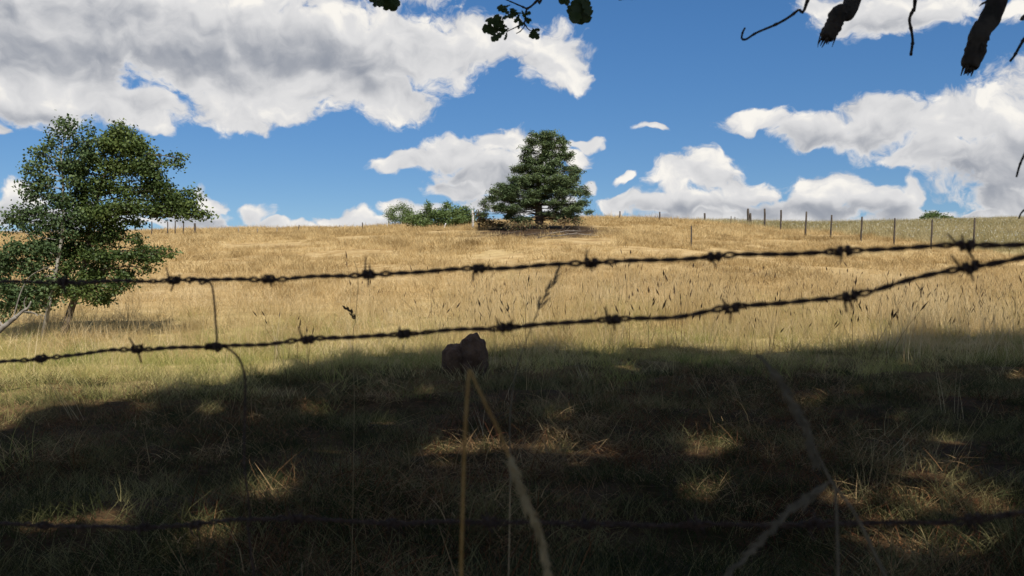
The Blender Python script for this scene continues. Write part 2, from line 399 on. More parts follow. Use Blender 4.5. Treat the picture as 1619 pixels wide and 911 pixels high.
def cull_canopy(C, r):
    """True for pieces that may stay: shadow inside the outline, off the sun spots, out of the clearing seen from under the trees"""
    gz = 0.0
    sx = C[:, 0]+SHX*C[:, 2]; sy = C[:, 1]+SHY*C[:, 2]
    keep = in_shadow(sx, sy, -r*.3)
    keep &= in_shadow(sx, sy, -.45*(1+np.sin(2.3*sx+1.1*sy)*np.sin(1.3*sx-2.9*sy+1)+.8*np.sin(5.1*sx+.7)*np.sin(4.3*sy))-r*.3)
    for fx, fy, fa, fb in fl:
        keep &= ~((((sx-fx)/fa)**2+((sy-fy)/fb)**2) < 1+.7*np.sin(9*sx+fx*7)*np.sin(8*sy+fy*5)+.35*np.sin(19*sx-13*sy))
    y = np.maximum(C[:, 1], .1); elev = np.degrees(np.arctan2(C[:, 2]-CZ, np.hypot(C[:, 0]*.0, y)))
    front = (C[:, 1] > .4) & (elev < 25) & (np.abs(C[:, 0]) < y*.62+1.2)
    return keep & ~front

# ------------------------------------------------------------------ leaves scattered in masses
def leaf_quads(C, size, aspect=.6, bias=None, up=.3, jitter=.35, fold=0.0):
    """one diamond shaped leaf per centre"""
    n = len(C); s = size*(1+jitter*(rng.random(n)*2-1))
    a = unit(rng.normal(size=(n, 3)))
    nor = unit(rng.normal(size=(n, 3))+np.array([0, 0, up])*2+(bias if bias is not None else 0))
    a = unit(np.cross(nor, a)); b_ = np.cross(nor, a)
    L = a*s[:, None]/2; Wd = b_*(s*aspect)[:, None]/2
    V = np.stack([C-L, C+Wd-L*.1, C+L, C-Wd-L*.1], 1)
    return V.reshape(-1, 3), np.arange(n*4).reshape(n, 4)
FOL = 4.6
def mass(centers, radii, n_each, leaf, aspect=.6, up=.3, shell=.55, sub=9, subr=.16):
    """leaf centres grouped into sprays: each mass gets sprays, each spray its leaves"""
    out = []; nb = []
    for c, r in zip(centers, radii):
        r = np.array(r, float)*random.uniform(.8, 1.1)
        c = np.array(c, float); r = np.array(r, float)
        k = max(3, int(n_each*r[0]*r[2]*FOL)); ns = max(2, k//sub)
        d = unit(rng.normal(size=(ns, 3))); rr = shell+(1-shell)*rng.random((ns, 1)); rr[rng.random(ns) < .25] *= .5
        sc = c+d*rr*r
        rep = np.repeat(np.arange(ns), sub)
        q = sc[rep]+rng.normal(size=(ns*sub, 3))*subr*np.array([1, 1, .7])
        out.append(q); nb.append(d[rep])
    return np.concatenate(out), np.concatenate(nb)

# ------------------------------------------------------------------ oaks standing over the camera
def limb(mb, a, b, r0, r1, wob=.12, n=7, seg=9, rough=.08):
    a, b = Vector(a), Vector(b); L = (b-a).length; pts = []
    ph = [random.uniform(0, 6.28) for _ in range(4)]
    for i in range(seg+1):
        t = i/seg; p_ = a.lerp(b, t)
        e = math.sin(math.pi*t)*wob*L
        p_ += Vector((math.sin(3*t+ph[0])*e*.5, math.sin(2.6*t+ph[1])*e*.5, math.sin(3.4*t+ph[2])*e*.5+e*.35)); pts.append(p_)
    mb.tube(pts, [r0+(r1-r0)*(i/seg)**.8 for i in range(seg+1)], n, rough); return pts
OAKS = [((6.6, .6), 21.0, .42, [((1.5, 3.5, 13), (8.5, 7.5, 5.5)), ((5, 0, 15.5), (7.5, 7, 5.5)), ((-2, 1.0, 10.5), (6.5, 5.5, 4)), ((1, 6.0, 16.5), (6.5, 5, 3.8)), ((7, 3, 8), (5, 5, 3.2)), ((0, -3, 8), (7, 5, 3.5))],
         'tall old oak whose broken limbs and leafy twigs hang into the top of the view'),
        ((18.5, 8.5), 20.0, .45, [((14, 12.5, 13), (8.5, 6, 5.5)), ((20, 8, 14), (8, 8, 5.5)), ((13, 8, 9.5), (6, 5, 3.5)), ((22, 16, 12), (8, 7, 5)), ((9, 11, 17), (6, 5, 3.4)), ((27, 12, 10), (7, 7, 5))],
         'second oak of the row, further along the fence, shading the right of the field'),
        ((-9.5, -4.5), 16.0, .36, [((-7, -3, 9), (6, 6, 4.5)), ((-10, -6, 11), (6, 6, 4)), ((-4.5, -4, 7.5), (5, 4.5, 3)), ((-13, -5, 8), (5, 5, 4))],
         'shorter oak standing behind the photographer, shading the bottom corner of the grass')]
oak_roots = []
limb_hub = []
for (tx, ty), H, tr, masses, lab in OAKS:
    root = empty('oak_tree', (tx, ty, hz1(tx, ty)-.05), lab, 'oak tree', 'old oaks in a row along the barbed wire fence'); oak_roots.append(root)
    mb = MB()
    pts = [Vector((tx, ty, -.1)), Vector((tx-.02, ty+.02, .5)), Vector((tx+.1, ty, 2)), Vector((tx-.1, ty+.15, 4.5)), Vector((tx-.3, ty+.3, 7.5)), Vector((tx-.5, ty+.5, 11)), Vector((tx-.7, ty+.8, H*.8))]
    mb.tube(smooth_path(pts, 4), [tr*1.55 if i < 2 else tr*(1.1-.9*i/24) for i in range(25)], 12, .06)
    tb = pts
    for (c, r) in masses:
        st = Vector(pts[3]).lerp(pts[5], random.random()*.8)
        e = limb(mb, st, (c[0], c[1], c[2]-r[2]*.4), tr*.45, .07)
        for _ in range(9):
            d = Vector((random.uniform(-1, 1)*r[0]*.8, random.uniform(-1, 1)*r[1]*.8, random.uniform(-.5, .9)*r[2]*.8))
            q = Vector(c)+d
            if not cull_canopy(np.array([list(q)]), 0)[0]: continue
            limb(mb, e[random.randint(4, 8)], q, .07, .015, n=5, seg=5)
    if tx == 6.6:   # the low limb that crosses above the picture; its broken branches and twigs hang into view
        low = limb(mb, (6.5, .7, 3.6), (1.9, 3.0, 4.3), .16, .10, .03, 9)
        low2 = limb(mb, low[-1], (-1.4, 3.5, 4.1), .10, .04, .04, 8); limb_hub = low+low2
    mb.build('trunk', M['bark'], root)
    cs = []
    for (c, r) in masses:
        vol = r[0]*r[1]*r[2]; n = int(vol*62)
        d = unit(rng.normal(size=(n, 3)))*(rng.random((n, 1))**.42)
        q = np.array(c)+d*np.array(r)
        cs.append(q)
    C = np.concatenate(cs)
    # sprays of leaves round each twig end
    C = np.repeat(C, 4, 0)+rng.normal(size=(len(C)*4, 3))*.16
    C = C[cull_canopy(C, .12)]
    V, Fq = leaf_quads(C, .27, .62, up=.5)
    ok = tag(np_mesh('crown', V, Fq, M['canopy'], root, origin=root.location), kind='stuff')
    print('oak leaves', len(C))

# hanging broken branches and twigs of the first oak
oak = oak_roots[0]
def hub_near(p): return min(limb_hub, key=lambda h: (h-p).length)
def broken_branch(tip, mid, out, D, wpx, name='broken_branch', label=None):
    mb = MB(); a = px(*tip, D); m_ = px(*mid, D); o_ = px(*out, D+.05)
    up = o_+(o_-m_)*1.6; up.z = max(up.z, o_.z+.5); h = hub_near(up)
    pts = smooth_path([a, a.lerp(m_, .5)+Vector((.003, 0, 0)), m_, o_, up, h], 9)
    r = wpx/2/F*D; n = len(pts)
    rad = [r*(.85+.2*min(1, i/4)) * (1+.04*math.sin(i*1.7)+.03*math.sin(i*.8+1)) for i in range(n)]
    mb.tube(pts, rad, 16, .07)
    ax = (a-m_).normalized(); s1 = ax.orthogonal().normalized(); s2 = ax.cross(s1)
    for k in range(16):        # torn splinters round the broken end
        an = k/16*6.28+random.random()*.3; q = a+(s1*math.cos(an)+s2*math.sin(an))*r*.5*random.uniform(.5, 1.05)
        mb.tube([q-ax*.03, q+ax*random.uniform(.004, .03)+s1*random.uniform(-.004, .004)], [r*.26, r*.05], 5)
    for k in range(6):        # loose flakes of bark
        i = random.randint(4, 30); an = random.random()*6.28; q = pts[i]+(s1*math.cos(an)+s2*math.sin(an))*rad[i]*.97
        mb.tube([q, q+(s1*math.cos(an)+s2*math.sin(an))*.004+ax*random.uniform(.01, .03)], [r*.14, r*.04], 4)
    o = mb.build(name, M['bark'], oak)
    if label: o['label'] = label
    return o
bb = broken_branch((1306,60), (1326,22), (1352,-14), 2.6, 25)
mb = MB(); q = px(1297,56,2.59); mb.tube([q, px(1294,66,2.59), px(1293,75,2.59)], [.0022, .0016, .0008], 4); reparent(mb.build('splinter', M['bark'], oak), bb)
mb = MB(); q = px(1335,18,2.55)
for k in range(5): mb.tube([px(1335,20,2.57), px(1339+k, 31-2*k, 2.56)], [.0008, .0003], 3)
reparent(mb.build('splinter', M['bark'], oak), bb)
bb2 = broken_branch((1532,106), (1550,52), (1580,-14), 2.8, 29)
mb = MB(); mb.tube([px(1562,2,2.78), px(1553,6,2.77), px(1548,10,2.77)], [.004, .003, .001], 5); reparent(mb.build('twig', M['bark'], oak), bb2)
def twig(pxs, D, w0, w1, label=None, name='bare_twig', attach=True, parent=None, knob=True):
    P_ = [px(x, y, D) for x, y in pxs]
    if attach:
        e = P_[0]+(P_[0]-P_[1]).normalized()*.12; e.z = P_[0].z+.3+.25*abs(e.x-P_[0].x); P_ = [hub_near(e), e]+P_
    n0 = len(P_); P_ = smooth_path(P_, 5); n = len(P_)
    mb = MB(); rad = [w0/2/F*D*(1-i/(n-1))+w1/2/F*D*(i/(n-1)) for i in range(n)]
    if knob: rad = [r*(1.35 if (i % 7 == 3) else 1) for i, r in enumerate(rad)]
    mb.tube(P_, rad, 6, .10)
    o = mb.build(name, M['bark'], oak)
    if parent: reparent(o, parent)
    return o
twig([(1277,0),(1262,16),(1243,30),(1222,41),(1196,52),(1180,62),(1173,61),(1174,52),(1178,44)], 2.4, 5, 3)
twig([(1447,0),(1444,14),(1438,31),(1441,48),(1443,66),(1441,80),(1440,88)], 2.5, 5, 4)
twig([(1640,40),(1622,58),(1612,74),(1604,88),(1597,97)], 2.3, 6, 4)
twig([(1650,215),(1628,232),(1618,248),(1612,262),(1607,280)], 2.1, 6, 3)
twig([(1650,20),(1630,22),(1618,27),(1616,32)], 2.3, 9, 6)
twig([(1640,318),(1622,330),(1614,338),(1611,346)], 2.1, 5, 2)
twig([(1010,-20),(1003,-3),(992,-2),(978,0)], 2.9, 4, 2)

# oak leaves with round lobes, each one its own mesh
def oak_leaf_mesh(seed):
    r = random.Random(seed); out = []
    prof = [(0, .02), (.10, .05), (.17, .13), (.24, .16), (.29, .10), (.36, .19), (.44, .26), (.50, .23), (.54, .15), (.60, .25), (.68, .33), (.75, .30), (.79, .20), (.85, .26), (.92, .22), (.98, .10), (1.0, .02)]
    bend = r.uniform(.05, .22); vs = []; fs = []
    for (t_, w_) in prof:
        z = -bend*t_*t_+.02*math.sin(t_*9); wl = w_*r.uniform(.8, 1.1)*.88; wr = w_*r.uniform(.8, 1.1)*.88
        vs += [(t_, 0, z), (t_+r.uniform(-.01, .01), wl, z+.10*wl), (t_+r.uniform(-.01, .01), -wr, z+.10*wr)]
    n = len(prof)
    for i in range(n-1):
        a = i*3; fs += [(a, a+3, a+4, a+1), (a, a+2, a+5, a+3)]
    b0 = len(vs); vs += [(-.12, -.008, 0), (-.12, .008, 0), (0, .01, 0), (0, -.01, 0)]; fs.append((b0, b0+3, b0+2, b0+1))
    me = bpy.data.meshes.new('oak_leaf'); me.from_pydata(vs, [], fs); me.materials.append(M['oakleaf']); me.update(); return me
LEAF = [oak_leaf_mesh(i) for i in range(6)]
def put_leaf(parent, base, tip, D, roll=0.0):
    a, b_ = px(*base, D), px(*tip, D+random.uniform(-.02, .02)); x = (b_-a); L = x.length; x.normalize()
    y = x.cross(Vector((0, 1, 0))).normalized(); y = Matrix.Rotation(roll, 3, x) @ y; z = x.cross(y)
    o = bpy.data.objects.new('leaf', random.choice(LEAF)); COL.objects.link(o); o.parent = parent
    m3 = Matrix((x, y, z)).transposed().to_4x4(); m3.translation = a-oak.location
    o.matrix_local = m3 @ Matrix.Scale(L, 4); return o
tw = twig([(858,-8),(850,0),(841,9),(833,14)], 3.2, 4, 3.5, name='leafy_twig')
sub = []
for pts_, w_ in (([(833,14),(822,9),(808,3),(796,-2)], 3), ([(833,14),(831,22),(830,34),(822,40),(812,45),(801,50)], 3), ([(829,34),(829,42),(822,50),(816,53)], 2), ([(829,36),(834,45),(841,50)], 1.8)):
    sub.append(twig(pts_, 3.2, w_, 1.5, name='twig', attach=False, parent=tw))
for bs, tp, ro in [((800,48),(762,44),.3),((797,46),(770,25),.5),((799,47),(782,24),-.3),((800,50),(776,63),.2),((802,50),(798,63),.9),((792,44),(776,54),-.4),((803,44),(788,36),.4),((806,45),(792,50),.6),
                   ((806,24),(787,7),.2),((812,23),(792,28),.7),((815,22),(808,12),.4),((822,20),(803,27),-.5),((822,22),(814,36),.4),((826,22),(812,19),.8),((828,24),(839,20),.5),((829,27),(840,33),-.3),((828,28),(836,37),.7),((824,30),(818,45),1.0),((820,28),(826,41),.3),
                   ((842,44),(850,62),.5),((842,46),(838,60),-.6),((843,47),(852,48),.8),((843,46),(843,61),.2),((808,8),(794,12),.6),((825,16),(829,27),.4),((818,16),(806,20),-.2)]:
    put_leaf(tw, bs, tp, 3.2+random.uniform(-.05, .05), ro)
tw2 = twig([(622,-40),(612,-20),(600,-8)], 3.0, 4, 3, name='leafy_twig')
for bs, tp, ro in [((604,-14),(584,2),.2),((606,-12),(599,11),.3),((608,-12),(612,17),-.2),((610,-14),(624,18),.2),((610,-15),(632,8),-.4),((602,-14),(590,8),.6)]: put_leaf(tw2, bs, tp, 3.0+random.uniform(-.04, .04), ro)
tw3 = twig([(915,-40),(910,-20),(912,-6),(916,2)], 3.0, 4, 3, name='leafy_twig')
for bs, tp, ro in [((900,-14),(886,6),.2),((902,-12),(894,9),.5),((904,-12),(882,-2),.4),((914,-4),(897,21),.3),((915,-2),(908,36),-.2),((916,0),(919,38),.2),((917,0),(930,36),.3),((917,-2),(936,22),-.2),((917,-4),(933,8),.5),((914,-6),(902,8),.6),((915,2),(925,26),.8),((914,2),(903,30),-.6)]: put_leaf(tw3, bs, tp, 3.0+random.uniform(-.05, .05), ro)

# ------------------------------------------------------------------ barbed wire one metre in front of the camera
def wd(x): return 1/(.78+.000259*x)          # the fence plane nears the camera to the right
W1 = [(-1500,490),(-700,466),(-200,450),(0,446),(140,446),(270,443),(430,441),(585,434),(755,425),(930,416),(1130,406),(1335,397),(1530,388),(1619,385),(1900,372),(2600,352)]
W2 = [(-1500,640),(-700,610),(-200,588),(0,573),(65,567),(140,558),(217,552),(342,548),(400,545),(488,537),(640,528),(800,517),(880,512),(970,505),(1080,499),(1157,487),(1260,476),(1345,468),(1440,443),(1535,422),(1619,406),(1900,380),(2600,356)]
W3 = [(-1500,850),(-300,836),(0,828),(110,832),(230,834),(310,829),(380,821),(500,821),(620,827),(770,825),(900,828),(1200,830),(1380,827),(1500,826),(1560,817),(1619,810),(1900,830),(2600,850)]
B1 = [-150,100,275,425,583,757,935,1130,1335,1528,1730]; B2 = [-90,65,217,488,640,800,970,1157,1345,1535,1750]; B3 = [-60,70,228,310,470,620,775,930,1100,1290,1540,1760]
def wire_point(Wp, x):
    xs = [a for a, _ in Wp]; ys = [b_ for _, b_ in Wp]
    i = max(1, min(len(xs)-1, int(np.searchsorted(xs, x)))); 
    def hermite(x):
        xs_ = np.array(xs, float); ys_ = np.array(ys, float); m_ = np.gradient(ys_, xs_)
        j = max(0, min(len(xs)-2, int(np.searchsorted(xs_, x)-1))); h = xs_[j+1]-xs_[j]; t_ = (x-xs_[j])/h
        return ys_[j]*(2*t_**3-3*t_**2+1)+h*m_[j]*(t_**3-2*t_**2+t_)+ys_[j+1]*(-2*t_**3+3*t_**2)+h*m_[j+1]*(t_**3-t_**2)
    return px(x, hermite(x), wd(x))
def strand(Wp, barbs, label, spikes, zend):
    root = empty('barbed_wire_strand', wire_point(Wp, -1500), label, 'barbed wire', 'barbed wire strands of the near fence')
    xs = np.concatenate([np.arange(-1500, -100, 12), np.arange(-100, 1740, 2.4), np.arange(1740, 1901, 6)])
    c = [wire_point(Wp, x) for x in xs]; s_ = 0
    e0, e1 = c[-1], Vector((2.75, -.10, zend))          # on past the right of the view to the next post
    for k in range(1, 301): c.append(e0.lerp(e1, k/300)+Vector((0, 0, -.05*math.sin(math.pi*k/300)))); xs = np.append(xs, 1901+k*8); A = []; Bp = []; r = .0015
    for i, p_ in enumerate(c):
        if i: s_ += (c[i]-c[i-1]).length
        tan = (c[min(i+1, len(c)-1)]-c[max(i-1, 0)]).normalized(); u = Vector((0, 0, 1)); u = (u-tan*u.dot(tan)).normalized(); v = tan.cross(u)
        ph = s_*2*math.pi/.038+.8*math.sin(s_*7)
        near = min(abs(xs[i]-bx_) for bx_ in barbs); off = r*(.80+.7*math.exp(-((near-24)/10)**2))
        wob = Vector((0, 0, .0006*math.sin(s_*41)+.0005*math.sin(s_*67+1)))
        e = (u*math.cos(ph)+v*math.sin(ph))*off
        A.append(p_+e+wob); Bp.append(p_-e+wob)
    for n_, Q in (('wire', A), ('wire', Bp)):
        mb = MB(); mb.tube(Q, r, 6); mb.build(n_, M['wire'], root)
    for k, x in enumerate(barbs):
        p_ = wire_point(Wp, x); tan = (wire_point(Wp, x+3)-wire_point(Wp, x-3)).normalized(); u = Vector((0, 0, 1)); u = (u-tan*u.dot(tan)).normalized(); v = tan.cross(u)
        mb = MB(); rr = random.Random(k*7+len(label))
        sp_ = spikes.get(x)
        for w_ in range(2):
            a0 = rr.uniform(0, 6.28); turns = 1.7; hh = .0048; off0 = (-.0062 if w_ == 0 else .001)
            st = sp_[w_*2] if sp_ else (rr.choice((65, 110, 95, 250, 285)), rr.uniform(.010, .016)); en = sp_[w_*2+1] if sp_ else (rr.choice((80, 100, 260, 275, 300)), rr.uniform(.010, .016))
            st_a, en_a = math.radians(st[0]), math.radians(en[0])
            pts = []; N = 20
            # wraps round both strands, ends standing straight off it
            for i in range(N+1):
                t_ = i/N; an = a0+turns*2*math.pi*t_
                pts.append(p_+tan*(off0+hh*t_)+(u*math.cos(an)+v*math.sin(an))*.0041)
            def spike(q, an, L): 
                d = (tan*math.cos(an)+u*math.sin(an)+v*rr.uniform(-.35, .35)).normalized(); return q+d*L*.78
            full = [spike(pts[0], st_a, st[1])]+pts+[spike(pts[-1], en_a, en[1])]
            rad = [.0008]+[.0014]*(N+1)+[.0008]
            mb.tube(full, rad, 6)
        mb.build('barb', M['wire'], root)
    return root
L_ = lambda a, l: (a, l)
S1 = {275: [L_(118,.018),L_(250,.02),L_(300,.010),L_(80,.006)], 425: [L_(95,.009),L_(292,.019),L_(170,.006),L_(120,.006)], 583: [L_(88,.022),L_(272,.012),L_(100,.010),L_(180,.005)],
      757: [L_(268,.012),L_(280,.012),L_(75,.008),L_(40,.014)], 935: [L_(85,.013),L_(280,.008),L_(130,.010),L_(20,.006)], 1130: [L_(80,.010),L_(285,.012),L_(150,.008),L_(60,.008)], 1335: [L_(140,.014),L_(262,.016),L_(70,.006),L_(110,.007)], 1528: [L_(128,.018),L_(98,.018),L_(300,.014),L_(200,.005)]}
S2 = {65: [L_(268,.013),L_(80,.006),L_(250,.006),L_(120,.004)], 217: [L_(125,.017),L_(290,.019),L_(170,.005),L_(20,.006)], 488: [L_(108,.018),L_(200,.006),L_(60,.006),L_(40,.006)], 640: [L_(68,.012),L_(300,.008),L_(120,.005),L_(200,.006)],
      800: [L_(108,.013),L_(255,.016),L_(20,.006),L_(70,.005)], 970: [L_(92,.012),L_(272,.016),L_(200,.004),L_(120,.005)], 1157: [L_(105,.008),L_(255,.016),L_(15,.010),L_(140,.005)], 1345: [L_(270,.016),L_(278,.013),L_(85,.008),L_(30,.007)], 1535: [L_(112,.024),L_(272,.016),L_(200,.008),L_(70,.004)]}
w1 = strand(W1, B1, 'upper strand of rusty barbed wire crossing the whole view near the hill crest', S1, 1.42)
w2 = strand(W2, B2, 'middle strand of rusty barbed wire, sagging left and climbing towards the right', S2, 1.30)
w3 = strand(W3, B3, 'lowest strand of barbed wire, dark against the shaded grass', {}, 1.06)
# thin tie wire that joins the strands, bent below the middle one
st = empty('tie_wire', px(338, 450, wd(338)), 'thin bent wire tied vertically between the barbed strands at the left', 'tie wire')
def q_(x, y, dz=0): return px(x, y, wd(338)+dz)
pts = [q_(300,448),q_(303,440,-.006),q_(312,441,.006),q_(318,449,-.006),q_(328,446),q_(335,452,.004),q_(339,480),q_(341,510),q_(343,538),q_(338,548,-.007),q_(345,556,.0),q_(349,545,.007),q_(337,543,-.006),q_(335,552,.006),q_(350,549,-.005),q_(362,552),q_(377,566),q_(385,585),q_(388,610),q_(387,650),q_(386,700),q_(387,745),q_(393,790),q_(395,822,.006),q_(391,826,-.006),q_(394,850),q_(397,880),q_(402,925),q_(404,1100),q_(404,1500)]
mb = MB(); mb.tube(smooth_path(pts, 5), .00135, 6); mb.build('wire', M['wire'], st)
mb = MB(); k0 = [q_(325+i*1.1+2*math.sin(i*1.9), 548+5*math.cos(i*1.9), .005*math.sin(i*1.9+1)) for i in range(24)]; mb.tube(smooth_path(k0, 4), .0013, 6); mb.build('knot', M['wire'], st)
# posts of the near fence stand outside the view on both sides
for x, lab in ((-1500, 'round wooden post holding the barbed wire, out to the left'), (2600, 'round wooden post holding the barbed wire, out to the right')):
    c = px(x, 455, wd(x)) if x < 0 else Vector((2.75, -.10, 0)); c.y += .07; mb = MB()
    mb.tube([(c.x, c.y, -.3), (c.x, c.y, .4), (c.x+.01, c.y, 1.0), (c.x+.01, c.y, 1.5), (c.x+.012, c.y, 1.53)], [.07, .068, .066, .062, .045], 14, .03)
    tag(mb.build('fence_post', M['post'], None, origin=(c.x, c.y, 0)), lab, 'fence post', 'posts of the near fence')

# ------------------------------------------------------------------ stalks hanging close to the lens
def seed_spray(mb, path, r0, n, L, m=1):
    path = smooth_path(path, 8); N = len(path)
    for k in range(n):
        i = min(N-2, int(k/n*(N-1))); t_ = (path[i+1]-path[i]).normalized(); o = t_.orthogonal(); o.rotate(Matrix.Rotation(random.random()*6.28, 3, t_)); q = path[i].lerp(path[i+1], random.random())
        d = (t_+o*random.uniform(.15, .5)).normalized(); l = L*random.uniform(.7, 1.2)*(1-.45*k/n)
        mb.tube([q, q+d*l*.35+o*r0*.5, q+d*l*.7+o*r0*.3, q+d*l], [r0*.3, r0, r0*.75, r0*.1], 5, m=m)
M['goldstem'] = mat_noise('golden_straw', (.34, .19, .05), (.44, .27, .09), 60, .6)
M['goldseed'] = mat_noise('pale_straw_seed', (.34, .25, .12), (.46, .36, .20), 60, .8)
M['greyseed'] = mat_noise('grey_straw_seed', (.13, .11, .075), (.20, .165, .11), 60, .8)
def stalk(name, label, cat, stem, sw, head, D, hw, mats, n=46, L=.018, grp=None):
    root = empty(name, px(*stem[0], D), label, cat, grp)
    mb = MB(); P_ = smooth_path([px(x, y, D) for x, y in stem], 7); N = len(P_)
    mb.tube(P_, [sw[0]+(sw[1]-sw[0])*i/(N-1) for i in range(N)], 7); mb.build('stem', mats[0], root)
    if head:
        mb = MB(); hp = [px(x, y, D) for x, y in head]; mb.tube(smooth_path(hp, 6), .0006, 5)
        seed_spray(mb, hp, hw, n, L, 0); mb.build('seed_head', mats[1], root)
    return root
stalk('grass_stalk', 'golden bent grass stalk with its pale seed head hanging over, close to the lens', 'grass stalk',
      [(728,1500),(729,1100),(729,911),(731,820),(733,740),(737,650),(741,592),(744,588),(755,612),(772,648),(790,684),(803,718),(812,745)], (.0013, .0009), [(803,718),(818,762),(834,800),(846,830),(856,862),(866,905),(872,960)], .72, .0010, (M['goldstem'], M['goldseed']), 130, .012)
stalk('grass_stalk', 'grey blurred grass stalk arching to the right of the golden one, seed head drooping', 'grass stalk',
      [(1600,1500),(1500,1150),(1440,1000),(1385,880),(1350,810),(1315,762),(1290,715),(1262,662),(1235,612),(1208,572),(1196,562),(1205,566),(1220,582)], (.0014, .0008), [(1216,580),(1238,612),(1256,645),(1272,672),(1282,705),(1290,735)], .8, .0011, (M['greyseed'], M['greyseed']), 130, .011)
stalk('grass_stalk', 'grey seed head leaning down to the bottom edge, right of the golden stalk', 'grass stalk',
      [(1330,1500),(1328,1100),(1325,900),(1322,800),(1318,768),(1312,762),(1300,768)], (.0014, .0008), [(1308,764),(1280,786),(1250,808),(1222,838),(1190,870),(1150,911),(1120,950)], .8, .0012, (M['greyseed'], M['greyseed']), 130, .012)
stalk('grass_stalk', 'faint blurred stalk rising above the middle wire below the pine', 'grass stalk',
      [(790,1500),(800,1100),(806,800),(806,680),(808,640),(815,590),(828,550),(845,505),(858,475)], (.0010, .0006), [(850,492),(862,466),(874,446),(884,428)], 1.35, .0009, (M['greyseed'], M['greyseed']), 26, .02)
stalk('seeding_stalk', 'slender stalk with dark pointed seed heads between the two upper wires', 'weed stalk',
      [(552,1100),(556,900),(560,650),(558,560),(559,520),(562,505),(566,440),(560,412)], (.0013, .0008), [(562,505),(556,496),(551,490),(546,486)], 3.6, .0035, (M['stem'], M['seed']), 14, .022)

# ------------------------------------------------------------------ trees of the field
def crown_from(name, blobs_px, D, mat, parent, dens, leaf, aspect=.6, up=.3, depth=.8, sub=9, subr=.16, shell=.55, extra=None, bias=.5):
    cs, rs = [], []
    for (x, y, rx, ry) in blobs_px:
        c = px(x, y, D); a = rx/F*D; b_ = ry/F*D; dz = max(a, b_)*depth
        cs.append((c.x, c.y+random.uniform(-.35, .35)*dz, c.z)); rs.append((a, dz, b_))
    q, nb = mass(cs, rs, dens, leaf, aspect, up, shell, sub, subr)
    V, Fq = leaf_quads(q, leaf, aspect, bias=nb*bias, up=up)
    o = np_mesh(name, V, Fq, mat, parent, origin=parent.location); o['kind'] = 'stuff'; print(name, len(q))
    return o, cs, rs
def tree_limbs(mb, spine, cs, rs, r0, k=3, n=6):
    for c, r in zip(cs, rs):
        c = Vector(c); cand = [p_ for p_ in spine if p_.z < c.z-.05] or spine[:2]
        s_ = min(cand, key=lambda p_: (p_-c).length+.3*abs(p_.z-c.z))
        e = limb(mb, s_, c, r0, r0*.35, .10, n, 6)
        for _ in range(k):
            d = Vector((random.uniform(-1, 1)*r[0], random.uniform(-1, 1)*r[1], random.uniform(-.3, .9)*r[2]))*.85
            limb(mb, e[random.randint(2, 6)], c+d, r0*.35, r0*.1, .1, 4, 4)

# airy pale stemmed tree at the far left
bp = on_ground(66, 534, 18); D1 = bp.y
t1 = empty('aspen_tree', bp, 'airy upright tree with a thin pale stem at the far left', 'tree', 'two trees at the foot of the hill')
mb = MB(); DD = D1-.3
sp1 = smooth_path([bp+Vector((0, 0, -.1)), px(76, 490, DD), px(86, 440, DD), px(97, 380, DD), px(100, 330, DD), px(99, 280, DD), px(97, 245, DD), px(104, 200, DD)], 5)
mb.tube(sp1, [.05*(1-i/len(sp1)*.8) for i in range(len(sp1))], 8, .05)
A1 = [(99,192,5,12),(116,196,6,10),(45,262,5,14),(29,338,4,18),(63,243,5,12),(141,206,5,14),(10,368,6,10),(108,262,16,16),(120,285,14,14),(96,322,18,14),(112,335,14,14),(60,390,40,16),(100,200,10,14),(86,215,10,14),(112,215,10,12),(80,232,14,16),(108,240,16,14),(72,250,10,10),(125,228,13,12),(98,262,18,10),(56,245,5,12),(58,270,10,22),(68,262,9,10),(44,275,6,14),(76,285,14,12),(60,295,20,12),(48,310,18,14),(40,290,8,12),(78,310,18,10),(70,335,24,14),(46,335,18,14),(110,290,12,16),(100,315,12,12),(90,350,34,18),(30,350,12,14),(12,350,8,14),(22,340,6,18),(55,360,30,16),(140,250,14,18),(145,225,8,10),
      (30,395,30,20),(10,415,24,22),(45,425,34,24),(12,455,26,22),(75,400,34,24),(40,462,34,22),(80,450,34,24),(4,488,24,18),(24,470,24,20),(56,478,20,14),(128,345,16,16),(112,372,16,14),(40,482,20,9),(80,476,20,10),(-20,430,34,40)]
_, cs, rs = crown_from('crown', A1, DD, M['aspen'], t1, 1700, .062, .75, .15, .9, 12, .085, .3)
tree_limbs(mb, sp1, cs, rs, .011, 2, 5); mb.build('trunk', M['palebark'], t1)

